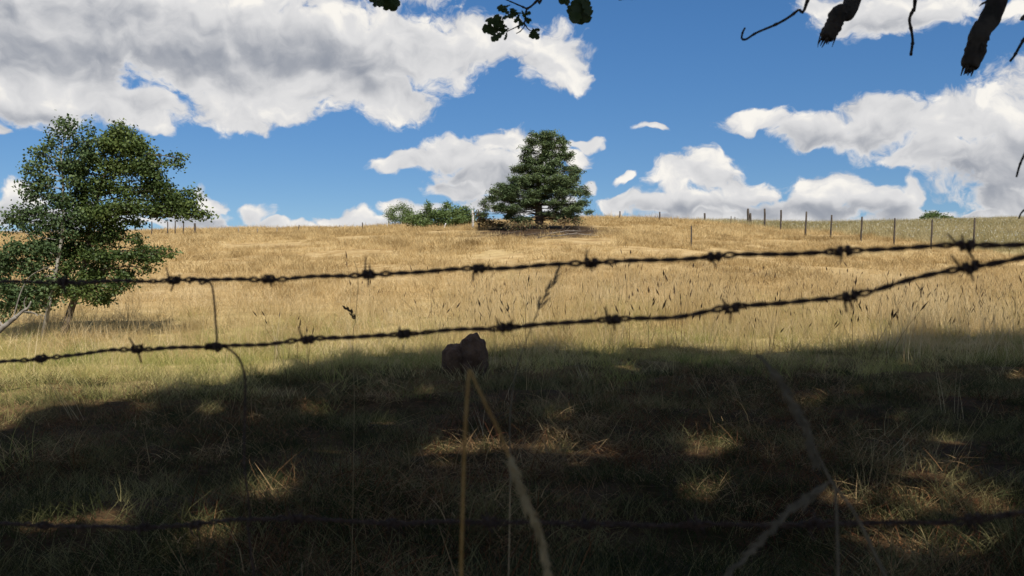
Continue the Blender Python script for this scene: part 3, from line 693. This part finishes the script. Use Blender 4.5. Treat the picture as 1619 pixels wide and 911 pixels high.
# broad tree leaning right
bp = on_ground(97, 536, 18); D2 = bp.y+.3; bp = Vector(((97-CX)/F*D2, D2, hz1((97-CX)/F*D2, D2)))
t2 = empty('broadleaf_tree', bp, 'broad dark green tree with a long bough reaching right, beside the airy tree', 'tree', 'two trees at the foot of the hill')
mb = MB()
sp2 = smooth_path([bp+Vector((0, 0, -.1)), px(112, 490, D2), px(124, 455, D2), px(135, 410, D2), px(142, 360, D2), px(155, 310, D2), px(172, 260, D2), px(185, 225, D2)], 5)
mb.tube(sp2, [.085*(1-i/len(sp2)*.8) for i in range(len(sp2))], 8, .06)
A2 = [(212,352,16,8),(215,378,14,12),(225,395,14,10),(185,350,26,12),(140,440,24,18),(100,450,20,18),(165,475,20,10),(135,245,12,14),(140,225,8,10),(125,300,18,16),(122,270,16,16),(150,340,24,18),(118,390,18,16),(270,335,24,8),(190,203,12,12),(182,228,24,16),(212,232,26,18),(232,262,22,18),(240,285,20,18),(258,318,22,16),(282,322,22,12),(306,336,18,8),(326,340,6,5),(190,208,14,12),(175,215,14,12),(205,212,12,12),(165,235,20,18),(195,235,24,18),(222,230,16,16),(236,245,14,12),(150,255,18,16),(180,265,30,20),(215,265,26,20),(238,272,12,16),(130,275,16,18),(155,295,32,22),(195,300,32,22),(230,300,28,22),(255,300,12,18),(270,255,8,7),(283,260,8,7),(276,248,9,6),(290,252,5,6),(264,262,6,5),
      (130,320,28,22),(165,335,34,20),(205,330,34,18),(245,330,30,16),(262,300,12,20),(275,315,22,14),(300,325,18,12),(290,338,26,9),(318,340,8,7),(310,312,10,6),(328,336,4,8),(300,302,8,6),(250,341,22,5),
      (120,360,30,22),(155,370,32,22),(180,368,18,14),(135,400,32,22),(170,405,26,20),(200,405,20,12),(222,405,24,12),(245,410,16,10),(262,402,14,9),(244,396,14,6),(275,398,8,5),(110,425,28,22),(150,430,30,20),(190,430,24,16),(228,425,14,8),(120,460,24,18),(150,462,24,18),(180,455,22,16),(200,445,14,16),(100,400,22,20),(90,375,22,20)]
_, cs, rs = crown_from('crown', A2, D2, M['maple'], t2, 2300, .06, .7, .2, .95, 14, .075, .45)
tree_limbs(mb, sp2, cs, rs, .016, 2, 5); mb.build('trunk', M['brownbark'], t2)

# the lone pine on the crest
bp = on_ground(854, 361, 30); DP = bp.y; print('pine at', bp)
tp = empty('pine_tree', bp, 'lone dark green pine with tiered boughs standing on the crest of the hill', 'pine tree')
mb = MB()
spp = smooth_path([bp+Vector((0, 0, -.15)), px(852, 340, DP), px(851, 310, DP), px(853, 280, DP), px(857, 250, DP), px(860, 222, DP)], 6)
mb.tube(spp, [.26*(1-i/len(spp)*.85) for i in range(len(spp))], 9, .06)
AP = [(826,268,20,7),(835,256,18,7),(800,308,26,9),(812,288,22,7),(905,268,14,7),(840,221,12,5),(888,224,14,5),(862,218,24,5),(898,246,16,5),(908,276,20,6),(846,214,13,5),(862,216,20,6),(884,221,12,6),(842,226,14,7),(868,230,24,8),(890,233,10,7),(838,240,18,7),(862,244,26,8),(886,247,16,8),(829,250,12,5),(850,257,22,6),(878,259,22,7),(900,250,10,5),(824,264,12,5),(845,270,24,6),(872,272,30,7),(895,266,12,6),(815,268,9,4),
      (846,284,34,8),(880,286,36,8),(908,283,14,6),(830,292,26,6),(900,296,28,7),(862,298,36,7),(797,296,20,7),(780,303,14,6),(815,302,26,8),(845,310,34,8),(885,308,36,7),(918,303,18,6),(930,308,10,5),(776,316,16,7),(800,314,26,7),(830,322,32,7),(768,326,10,7),(790,330,20,6),(815,334,26,7),(880,324,34,7),(915,324,22,7),(900,334,30,6),(930,334,10,4),(765,340,7,7),(870,338,24,5),(800,343,14,4),(885,345,22,4),(830,347,26,6),(905,346,20,5),]
cs, rs = [], []
for (x, y, rx, ry) in AP:
    for k in range(3 if rx > 18 else 2):
        wd_ = abs(x-855)+rx; dd = math.sqrt(max(0, 1-((x-855)/max(wd_, 1))**2))*wd_*.85/F*DP
        c = px(x+random.uniform(-.25, .25)*rx, y+random.uniform(-2, 2), DP); yo = (k-1)*dd*.8 if rx > 18 else (k-.5)*dd
        cs.append((c.x, c.y+yo, c.z)); rs.append((rx/F*DP*.8, rx/F*DP*.65, ry/F*DP*1.0))
q, nb = mass(cs, rs, 760, .2, .2, .5, .3, 14, .085)
V, Fq = leaf_quads(q, .21, .17, bias=nb*.3, up=.9); print('pine', len(q))
np_mesh('crown', V, Fq, M['pine'], tp, origin=tp.location)['kind'] = 'stuff'
tree_limbs(mb, spp, cs, rs, .03, 1, 4)
for k in range(40):     # bare lower boughs and dead branches lying at its foot
    a = random.random()*6.28; z0 = random.uniform(.5, 1.6)
    s_ = bp+Vector((0, 0, z0)); limb(mb, s_, s_+Vector((math.cos(a)*random.uniform(.8, 2.6), math.sin(a)*random.uniform(.8, 2.2), random.uniform(-.35, .3))), .03, .008, .08, 4, 5)
mb.build('trunk', M['pinebark'], tp)
for k, (x, y, ln, an) in enumerate([(815,374,1.6,.15),(870,376,2.2,-.1),(845,379,1.3,.5),(900,368,1.5,.3),(790,371,1.2,-.4),(860,371,1.8,.05)]):
    g = on_ground(x, y, 30); mb = MB(); e = g+Vector((math.cos(an)*ln, math.sin(an)*ln, 0)); e.z = hz1(e.x, e.y)+.12; g.z += .03
    pp = limb(mb, g, e, .035, .012, .06, 5, 5)
    for j in range(4): s_ = pp[random.randint(1, 4)]; limb(mb, s_, s_+Vector((random.uniform(-.4, .4), random.uniform(-.3, .3), random.uniform(.05, .3))), .014, .005, .05, 4, 3)
    tag(mb.build('fallen_branch', M['post'] if k in (1, 5) else M['brownbark'], None, origin=g), None, 'fallen branch', 'dead branches on the bare ground under the pine')['label'] = ['grey branch lying at the left part of the pine shadow', 'bleached branch lying just right of the pine trunk in its shadow', 'short branch lying at the lower edge of the pine shadow', 'branch lying at the right end of the pine shadow', 'small branch lying at the left edge of the pine shadow', 'bleached branch lying at the foot of the pine trunk'][k]

# shrubs along the crest
def shrub(blobs_px, base, mat, dens, leaf, name, label, cat, group=None, bark='brownbark', stems=True, up=.3, shell=.3, aspect=.5, minD=30, subr=.12):
    g = on_ground(*base, minD); D = g.y; r_ = empty(name, g, label, cat, group)
    _, cs, rs = crown_from('foliage', blobs_px, D, mat, r_, dens, leaf, aspect, up, 1.1, 8, subr, shell)
    mb = MB()
    for c, r in zip(cs, rs):
        c = Vector(c); b0 = Vector((c.x+random.uniform(-.2, .2), c.y, hz1(c.x, c.y)-.05)); limb(mb, b0, c+Vector((0, 0, r[2]*.5)), .03, .01, .08, 5, 5)
        limb(mb, b0, c+Vector((r[0]*random.uniform(-.7, .7), 0, r[2]*.4)), .02, .008, .1, 5, 5)
    mb.build('stems', M[bark], r_)['kind'] = 'stuff'; return r_
G_ = 'shrubs on the crest left of the pine'
shrub([(640,342,14,14),(622,332,10,8),(635,328,12,8),(646,336,10,9),(625,346,14,9),(640,350,14,8),(615,340,7,9)], (630,360), M['shrub'], 650, .10, 'shrub', 'airy grey-green shrub, leftmost of those on the crest, sky showing through', 'shrub', G_, 'palebark', subr=.14)
shrub([(652,348,14,10),(665,342,14,12),(677,328,6,10),(680,340,14,12),(695,340,16,12),(707,326,9,10),(705,340,14,14),(672,352,20,8),(700,352,22,8)], (685,362), M['shrub'], 900, .12, 'shrub', 'dense green shrub with two taller tips, middle of the crest thicket', 'shrub', G_)
shrub([(722,336,14,11),(736,334,12,10),(730,347,18,9),(745,344,8,9),(718,350,12,6)], (730,360), M['shrub'], 900, .12, 'shrub', 'rounded green shrub next to the white post', 'shrub', G_)
shrub([(760,346,9,9),(772,352,12,6),(790,355,14,5),(756,338,6,6)], (772,363), M['dryshrub'], 700, .12, 'dry_shrub', 'reddish dry shrub at the left foot of the pine', 'shrub')
shrub([(830,356,18,5),(812,359,14,4),(890,352,20,5),(912,350,12,4),(862,357,14,4)], (850,364), M['dryshrub'], 500, .12, 'dry_shrub', 'low rusty undergrowth round the trunk of the pine', 'undergrowth')
shrub([(1468,342,12,7),(1480,340,10,7),(1460,346,8,4),(1492,345,10,5),(1503,346,8,4),(1475,348,22,4)], (1480,353), M['shrub'], 500, .16, 'shrub', 'small dark tree top showing above the crest at the right between two posts', 'shrub', None, 'brownbark')
shrub([(262,369,5,2.4)], (262,372), M['dryshrub'], 900, .08, 'dry_shrub', 'tiny dry bush on the crest under the long low bough of the broad tree', 'shrub')

# ------------------------------------------------------------------ fence posts on the hill
def hpost(x, y0, y1, wpx, mat, lab, grp, lean=0., minD=20, D=None, kind='round'):
    g = on_ground(x, y1, minD) if D is None else Vector(((x-CX)/F*D, D, hz1((x-CX)/F*D, D)))
    h = (y1-y0)/F*g.y; r = max(wpx/2/F*g.y, .012); mb = MB(); lx = lean/F*g.y
    n_ = 4 if kind == 'steel' else 8
    mb.tube([g+Vector((0, 0, -.25)), g+Vector((lx*.3, 0, h*.33)), g+Vector((lx*.65+r*.2, 0, h*.7)), g+Vector((lx, 0, h*.985)), g+Vector((lx, 0, h))], [r*1.05, r, r*.97, r*.93, r*.7], n_, .08)
    if kind == 'steel': 
        for t_ in (.35, .62, .88): mb.tube([g+Vector((lx*t_-r*1.6, -.01, h*t_)), g+Vector((lx*t_+r*1.6, -.01, h*t_))], r*.45, 4)
    return tag(mb.build('fence_post', mat, None, origin=g), lab, 'fence post', grp)
G1 = 'thin posts of the fence running down the right of the hill'
names = ['first thin post right of the thick dark post', 'second thin post right of the thick dark post', 'third thin post right of the thick dark post, above the upper wire', 'fourth thin post right of the thick dark post', 'fifth thin post right of the thick dark post, leaning slightly', 'last thin post left of the small tree top on the crest', 'thin post standing in front of the small tree top on the crest', 'last post of the fence on the hill, rightmost in view']
for (x, y1, h), lab, l in zip(FP, names, [0, 1, 2, 2, 2, 2, 2, 2]):
    hpost(x-l, y1-h+2, y1, 3.0, M['darkpost'], lab, G1, l)
G2 = 'posts along the crest right of the pine'
for x, y0, y1, wp, lab, l in [(980,334,347,2.2,'short post on the crest just right of the pine',0),(1043,335,351,2.4,'second post right of the pine on the crest',0),(1114,337,353,3.0,'stout post halfway between the pine and the thick dark post',0),(1155,342,356,1.4,'very thin stake left of the thick dark post',1),(1162,343,356,1.4,'very thin stake nearest to the thick dark post on its left',0)]:
    hpost(x, y0, y1, wp, M['darkpost'], lab, G2, l)
g = on_ground(1184, 357, 30); r_ = empty('fence_post', g, 'thick dark double corner post on the crest at the right', 'fence post', G2)
for nm, dx, h, rr in (('timber', -.06, 27, 4.2), ('timber', .12, 20, 3.4)):
    mb = MB(); hh = h/F*g.y; r2 = rr/2/F*g.y; b0 = g+Vector((dx, 0, 0))
    mb.tube([b0+Vector((0, 0, -.2)), b0+Vector((.01, 0, hh*.4)), b0+Vector((-.01, 0, hh*.8)), b0+Vector((0, 0, hh))], [r2*1.1, r2, r2*.95, r2*.8], 7, .12)
    mb.build(nm, M['darkpost'], r_)
G3 = 'thin posts along the crest left of the pine'
LP = [(240,350,372,'thin post under the long low bough, nearest to the broad tree'),(265,350,371,'thin post under the long low bough, beside the tiny dry bush'),(277,349,370,'thin post just right of the tiny dry bush on the crest'),(290,350,370,'thin post between the tiny dry bush and the thick short post'),
      (377,360,369,'short post on the bare crest, first right of the thick short post'),(407,361,369,'short post on the bare crest, second right of the thick short post'),(438,360,368,'short post on the bare crest, third right of the thick short post'),(471,356,367,'taller leaning post on the bare crest between the broad tree and the shrubs'),(503,357,366,'leaning thin post on the crest, right of the taller leaning one'),(537,356,365,'faint thin post on the crest before the shrubs'),(573,352,364,'upright taller post on the crest left of the shrubs'),(596,356,363,'short stake on the crest close to the airy shrub')]
for i, (x, y0, y1, lab) in enumerate(LP): hpost(x, y0, y1+1, 1.9 if i < 4 else 1.7, M['darkpost'] if i in (7, 10) or i < 4 else M['post'], lab, G3, 2 if i in (7, 8) else 0)
hpost(308, 353, 372, 3.6, M['darkpost'], 'thick short dark post on the crest below the tip of the long bough', G3)
G4 = 'bleached posts among the shrubs on the crest'
hpost(748, 333, 362, 3.6, M['whitepost'], 'tall bleached white post between the shrubs and the pine', G4, -1)
hpost(701, 353, 363, 2.0, M['whitepost'], 'pale stake leaning right in front of the dense shrub', G4, 4)
hpost(656, 351, 362, 2.0, M['whitepost'], 'pale stake in front of the shrubs, slightly leaning', G4, 1)
hpost(612, 355, 363, 1.6, M['whitepost'], 'small pale stake below the airy shrub', G4)
hpost(1093, 357, 392, 2.4, M['darkpost'], 'thin dark stake standing in the tall grass above the upper wire', None)

# ------------------------------------------------------------------ boulder, dead branch, fallen leaves
def blob_mesh(name, c, r, seed, mat, parent):
    import bmesh
    bm = bmesh.new(); bmesh.ops.create_icosphere(bm, subdivisions=4, radius=1); rr = random.Random(seed); ph = [rr.uniform(0, 6) for _ in range(9)]
    for v in bm.verts:
        p_ = v.co.copy(); k = 1+.10*math.sin(2.3*p_.x+ph[0])*math.sin(2.9*p_.y+ph[1])+.08*math.sin(3.7*p_.z+ph[2])+.06*math.sin(6*p_.x+ph[3])*math.sin(7*p_.z+ph[4])+.03*math.sin(11*p_.y+9*p_.x)+.02*math.sin(19*p_.x+ph[5])*math.sin(17*p_.z+ph[6])
        from mathutils import noise as mn
        k += .08*mn.fractal(p_*1.6+Vector((seed, 0, 0)), 1.0, 2.0, 5)
        p_ = Vector((math.copysign(abs(p_.x)**.8, p_.x), math.copysign(abs(p_.y)**.85, p_.y), math.copysign(abs(p_.z)**.8, p_.z)))*k
        v.co = Vector((p_.x*r[0], p_.y*r[1], p_.z*r[2]))
    me = bpy.data.meshes.new(name); bm.to_mesh(me); bm.free(); me.materials.append(mat)
    for p_ in me.polygons: p_.use_smooth = True
    o = bpy.data.objects.new(name, me); COL.objects.link(o); o.parent = parent; o.location = Vector(c)-parent.location; return o
g = on_ground(738, 592, 8); D = g.y; print('boulder at', g)
r_ = empty('boulder', g, 'brown boulder of two rounded lobes standing in the grass at the edge of the shade', 'boulder')
c = px(746, 566, D); blob_mesh('rock_lobe', c, (25/F*D, .32, 38/F*D), 3, M['stone'], r_)
c = px(718, 574, D-.1); blob_mesh('rock_lobe', c, (18/F*D, .24, 32/F*D), 8, M['stone'], r_)

Dd = 11.5; g = Vector((px(-70, 600, Dd).x, Dd, hz1(px(-70, 600, Dd).x, Dd)))
r_ = empty('dead_branch', g, 'bare bleached fallen branch with curved twigs sticking up at the left edge', 'dead branch')
mb = MB(); mb.tube(smooth_path([g+Vector((-.1, 0, -.05)), px(-30, 560, Dd), px(-6, 528, Dd), px(12, 512, Dd), px(26, 501, Dd)], 5), [.042*(1-i/20*.4) for i in range(21)], 8, .10); bo = mb.build('bough', M['post'], r_)
for pts, ra in [([(26,501),(36,492),(44,487),(49,477)], (.020, .008)), ([(20,507),(26,485),(33,462),(45,440),(62,428),(82,420)], (.009, .003)), ([(36,493),(52,494),(60,500)], (.008, .004)), ([(40,489),(38,478),(41,470)], (.008, .003)), ([(5,518),(-6,500),(-12,480)], (.018, .008))]:
    mb = MB(); pp = smooth_path([px(x, y, Dd) for x, y in pts], 5); mb.tube(pp, [ra[0]+(ra[1]-ra[0])*i/(len(pp)-1) for i in range(len(pp))], 6, .08); reparent(mb.build('twig', M['post'], r_), bo)

# ------------------------------------------------------------------ grass: small tufts, scattered as instances
def blades(n, rad, h0, h1, wid, lean=.35, curve=.5, seg=3, flat=0.0, heads=0, hl=.07, hw=.006):
    V = []; Fs = []; MI = []
    for i in range(n):
        a = random.random()*6.28; rr = rad*math.sqrt(random.random()); b0 = Vector((rr*math.cos(a), rr*math.sin(a), -.03))
        h = random.uniform(h0, h1); da = random.random()*6.28; d = Vector((math.cos(da), math.sin(da), 0)); l = random.uniform(0, lean)+flat*random.random()
        cu = random.uniform(.2, 1)*curve; wv = Vector((-d.y, d.x, 0)); ra = random.random()*3.14; wv = (wv*math.cos(ra)+d*math.sin(ra))
        base = len(V); pl = []
        for k in range(seg+1):
            t_ = k/seg; hor = h*(l*t_+cu*t_*t_); z = h*t_*math.sqrt(max(.05, 1-(l*.6+cu*.5)**2*t_))
            p_ = b0+d*hor+Vector((0, 0, z)); w2 = wid*.5*(1-.8*t_); pl.append(p_); V += [p_-wv*w2, p_+wv*w2]
        for k in range(seg): Fs.append((base+2*k, base+2*k+1, base+2*k+3, base+2*k+2)); MI.append(0)
        if i < heads:
            t_ = (pl[-1]-pl[-2]).normalized(); o = t_.orthogonal().normalized(); o2 = t_.cross(o); L = hl*random.uniform(.6, 1.3); w_ = hw*random.uniform(.7, 1.2)
            for e in (o, o2):
                b1 = len(V); V += [pl[-1]-t_*L*.15, pl[-1]+t_*L*.35+e*w_, pl[-1]+t_*L, pl[-1]+t_*L*.35-e*w_]; Fs.append((b1, b1+1, b1+2, b1+3)); MI.append(1)
    return V, Fs, MI
def variants(name, k, mats, **kw):
    c = bpy.data.collections.new(name)
    for i in range(k):
        V, Fs, MI = blades(**kw); me = bpy.data.meshes.new(name); me.from_pydata([tuple(v) for v in V], [], Fs)
        for m in mats: me.materials.append(m)
        me.polygons.foreach_set('material_index', MI); me.update(); c.objects.link(bpy.data.objects.new(name+'_tuft', me))
    return c
def scatter(name, coll, pts, scl, label, cat, tilt=.12):
    n = len(pts); me = bpy.data.meshes.new(name); me.vertices.add(n); me.vertices.foreach_set('co', np.asarray(pts, np.float32).ravel())
    rot = np.stack([rng.normal(0, tilt, n), rng.normal(0, tilt, n), rng.random(n)*6.283], -1).astype(np.float32)
    a = me.attributes.new('rot', 'FLOAT_VECTOR', 'POINT'); a.data.foreach_set('vector', rot.ravel())
    a = me.attributes.new('scl', 'FLOAT', 'POINT'); a.data.foreach_set('value', np.asarray(scl, np.float32))
    a = me.attributes.new('idx', 'INT', 'POINT'); a.data.foreach_set('value', rng.integers(0, len(coll.objects), n).astype(np.int32))
    me.update(); o = bpy.data.objects.new(name, me); COL.objects.link(o)
    g = bpy.data.node_groups.new(name, 'GeometryNodeTree'); g.interface.new_socket('Geometry', in_out='INPUT', socket_type='NodeSocketGeometry'); g.interface.new_socket('Geometry', in_out='OUTPUT', socket_type='NodeSocketGeometry')
    N = g.nodes; i_ = N.new('NodeGroupInput'); o_ = N.new('NodeGroupOutput'); ip = N.new('GeometryNodeInstanceOnPoints'); ci = N.new('GeometryNodeCollectionInfo')
    ci.inputs[0].default_value = coll; ci.inputs[1].default_value = True; ci.inputs[2].default_value = True
    def na(nm, ty):
        q = N.new('GeometryNodeInputNamedAttribute'); q.data_type = ty; q.inputs[0].default_value = nm; return q.outputs[0]
    g.links.new(i_.outputs[0], ip.inputs['Points']); g.links.new(ci.outputs[0], ip.inputs['Instance']); ip.inputs['Pick Instance'].default_value = True
    g.links.new(na('idx', 'INT'), ip.inputs['Instance Index']); g.links.new(na('rot', 'FLOAT_VECTOR'), ip.inputs['Rotation']); g.links.new(na('scl', 'FLOAT'), ip.inputs['Scale'])
    g.links.new(ip.outputs[0], o_.inputs[0]); md = o.modifiers.new('scatter', 'NODES'); md.node_group = g
    print(name, n); return tag(o, label, cat, None, 'stuff')
def field(y0, y1, dens, half=.56, pad=2.0, power=0.0, cond=None):
    if y0 > 24: half = .72
    """points on the ground between two distances, inside the widened view"""
    A = (half*(y1+y0)+2*pad)*(y1-y0); n = int(A*dens)
    Y = np.sqrt(rng.random(n)*(y1**2-y0**2)+y0**2) if y0 > 3 else y0+(y1-y0)*rng.random(n)
    X = (rng.random(n)*2-1)*(Y*half+pad)
    if cond is not None: k = cond(X, Y); X, Y = X[k], Y[k]
    return X, Y, hz(X, Y)
def nse(X, Y, s, seed=0):
    v = 0; rr = random.Random(seed)
    for k in range(6): a = rr.uniform(0, 6.28); f = s*rr.uniform(.6, 2.2); v = v+np.sin((X*math.cos(a)+Y*math.sin(a))*f+rr.uniform(0, 6))
    return v/6
st3 = lambda a: np.stack(a, -1)
cN = variants('short_grass', 7, [M['near_grass']], n=64, rad=.19, h0=.05, h1=.17, wid=.0042, lean=.9, curve=.9)
cL = variants('dry_litter', 5, [M['litter']], n=44, rad=.22, h0=.04, h1=.17, wid=.0042, lean=1.2, curve=.8, flat=1.0, seg=3)
cH = variants('hill_grass', 7, [M['hill_grass']], n=42, rad=.32, h0=.08, h1=.24, wid=.014, lean=.8, curve=.6, seg=2)
cT = variants('tall_grass', 8, [M['tall_grass'], M['seed']], n=26, rad=.3, h0=.35, h1=.9, wid=.0065, lean=.4, curve=.4, heads=1, hl=.06, hw=.004)
cE = variants('straw_grass', 8, [M['tall_grass'], M['seed']], n=32, rad=.34, h0=.12, h1=.42, wid=.010, lean=1.1, curve=.7)
cG = variants('mid_grass', 7, [M['mid_green']], n=52, rad=.28, h0=.09, h1=.30, wid=.0065, lean=.9, curve=.7)
cS = variants('seeding_stalks', 8, [M['stem'], M['seed']], n=4, rad=.22, h0=.7, h1=1.3, wid=.010, lean=.16, curve=.30, seg=5, heads=4, hl=.14, hw=.014)
cP = variants('pale_stems', 6, [M['tall_grass'], M['tall_grass']], n=6, rad=.2, h0=.6, h1=1.25, wid=.007, lean=.25, curve=.15, seg=4)
cQ = variants('fine_stems', 6, [M['tall_grass'], M['stem']], n=9, rad=.25, h0=.6, h1=1.25, wid=.006, lean=.2, curve=.2, seg=4, heads=5, hl=.10, hw=.006)
cM = variants('meadow_grass', 6, [M['meadow'], M['flower']], n=36, rad=.34, h0=.12, h1=.4, wid=.015, lean=.8, curve=.5, seg=2, heads=1, hl=.035, hw=.014)

def foot(X, Y): return Y-.85*np.clip(X, -7, 0)+1.2*nse(X, Y, .7, 31)
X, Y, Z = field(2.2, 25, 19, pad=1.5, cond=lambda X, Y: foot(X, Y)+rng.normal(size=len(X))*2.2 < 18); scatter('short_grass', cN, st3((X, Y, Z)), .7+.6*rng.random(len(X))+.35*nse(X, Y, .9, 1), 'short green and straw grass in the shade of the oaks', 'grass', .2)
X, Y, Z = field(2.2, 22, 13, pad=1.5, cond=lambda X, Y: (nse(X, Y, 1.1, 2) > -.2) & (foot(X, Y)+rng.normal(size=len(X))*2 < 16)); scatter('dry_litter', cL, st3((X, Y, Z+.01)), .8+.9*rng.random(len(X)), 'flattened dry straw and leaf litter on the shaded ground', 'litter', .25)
X, Y, Z = field(6, 32, 13, pad=2, cond=lambda X, Y: (foot(X, Y)+rng.normal(size=len(X))*2.0 > 16.5) & (nse(X, Y, .5, 3)*3+rng.normal(size=len(X))*2.0+foot(X, Y) < 24.5-.1*X) & (rng.random(len(X)) < .75)); scatter('mid_grass', cG, st3((X, Y, Z)), .8+.5*rng.random(len(X))+.3*nse(X, Y, .6, 4), 'yellow-green grass at the foot of the hill', 'grass', .15)
def tallc(X, Y):
    base = Y-19.5-1.2*nse(X, Y, .4, 5); right = 1/(1+np.exp(-(X+2)/2.0)); cl = .5+1.2*nse(X, Y, 1.3, 15)
    return (base > 0) & (rng.random(len(X)) < np.clip(.08+.8*right, 0, 1)*np.clip(cl, .15, 1)*np.clip((36-Y)/9, 0, 1)) & (beyond(X, Y) < 1.5)
X, Y, Z = field(18, 40, 11, pad=2, cond=tallc); hfac = np.clip(1-(Y-26)/14, .45, 1)
scatter('tall_grass', cT, st3((X, Y, Z)), (.75+.45*rng.random(len(X))+.25*nse(X, Y, .7, 6))*hfac, 'tall pale straw grass at the foot of the hill', 'tall grass', .08)
X, Y, Z = field(17, 34, 8, pad=2, cond=lambda X, Y: Y+nse(X, Y, .5, 21)*2 > 18.5); scatter('straw_grass', cE, st3((X, Y, Z)), (.6+.6*rng.random(len(X))+.4*nse(X, Y, .8, 22))*np.clip(1-(Y-24)/20, .5, 1), 'tangled pale straw grass between the shade and the hill', 'grass', .25)
X, Y, Z = field(27, 62, 9, pad=2, cond=lambda X, Y: (beyond(X, Y) < .3) & (bare(X, Y) < .35+.5*rng.random(len(X))) & (nse(X, Y*2.2, .45, 41)+nse(X, Y, 1.3, 42)*.6 > -.38+.3*rng.random(len(X)))); s_ = .8+.6*rng.random(len(X))+.45*nse(X, Y, .5, 7)
scatter('hill_grass', cH, st3((X, Y, Z)), s_, 'short golden dry grass covering the hill', 'grass', .2)
X, Y, Z = field(62, 108, 4.5, pad=2, cond=lambda X, Y: (beyond(X, Y) < .3) & (bare(X, Y) < .35+.5*rng.random(len(X))) & (nse(X, Y*2.2, .45, 41)+nse(X, Y, 1.3, 42)*.6 > -.38+.3*rng.random(len(X)))); scatter('hill_grass', cH, st3((X, Y, Z)), 1.1+.8*rng.random(len(X))+.5*nse(X, Y, .35, 8), 'dry golden grass along the crest of the hill', 'grass', .2)
X, Y, Z = field(36, 118, 7, pad=2, cond=lambda X, Y: beyond(X, Y) >= .3); scatter('meadow_grass', cM, st3((X, Y, Z)), .8+.7*rng.random(len(X))+.3*nse(X, Y, .4, 9), 'grey-green meadow with pale flower heads beyond the far fence', 'meadow', .15)
X, Y, Z = field(15, 25, 1.0, pad=1.5, cond=lambda X, Y: (nse(X, Y, 1.0, 10) > .02) & (X > -4.5) & (rng.random(len(X)) < np.clip(.25+.6/(1+np.exp(-(X-1.0)/1.5)), 0, 1))); scatter('seeding_stalks', cS, st3((X, Y, Z)), .8+.4*rng.random(len(X)), 'thin brown stalks with dark seed heads rising over the straw grass', 'weeds', .10)
X, Y, Z = field(14, 24, 1.8, pad=1.5, cond=lambda X, Y: (X < -2.0) & (nse(X, Y, .9, 11) > -.35)); scatter('pale_stems', cP, st3((X, Y, Z)), .7+.5*rng.random(len(X)), 'pale bare grass stems standing in front of the left trees', 'grass stems', .12)
X, Y, Z = field(16, 27, 3.0, pad=1.5, cond=lambda X, Y: (X > -1+rng.normal(size=len(X))) & (nse(X, Y, .9, 33) > -.15)); scatter('pale_stems', cQ, st3((X, Y, Z)), .7+.5*rng.random(len(X)), 'fine pale stems with thin seed spikes rising right of the centre', 'grass stems', .12)
X, Y, Z = field(6, 20, .9, pad=1, cond=lambda X, Y: nse(X, Y, .9, 12) > .05); scatter('pale_stems', cP, st3((X, Y, Z)), .3+.35*rng.random(len(X)), 'scattered pale straws standing in the shaded grass', 'grass stems', .5)

# coverage of the shade on the ground, printed as a check
dg = bpy.context.evaluated_depsgraph_get(); hit = tot = 0
for x in range(20, 1619, 80):
    for y in range(570, 911, 40):
        D = CZ*F/(y-CY); p_ = Vector(((x-CX)/F*D, D, .9))
        if not bool(in_shadow(np.array([p_.x]), np.array([p_.y]))[0]): continue
        tot += 1; hit += bool(S.ray_cast(dg, p_+sun_dir*.5, sun_dir)[0])
print('shade coverage', hit, tot)
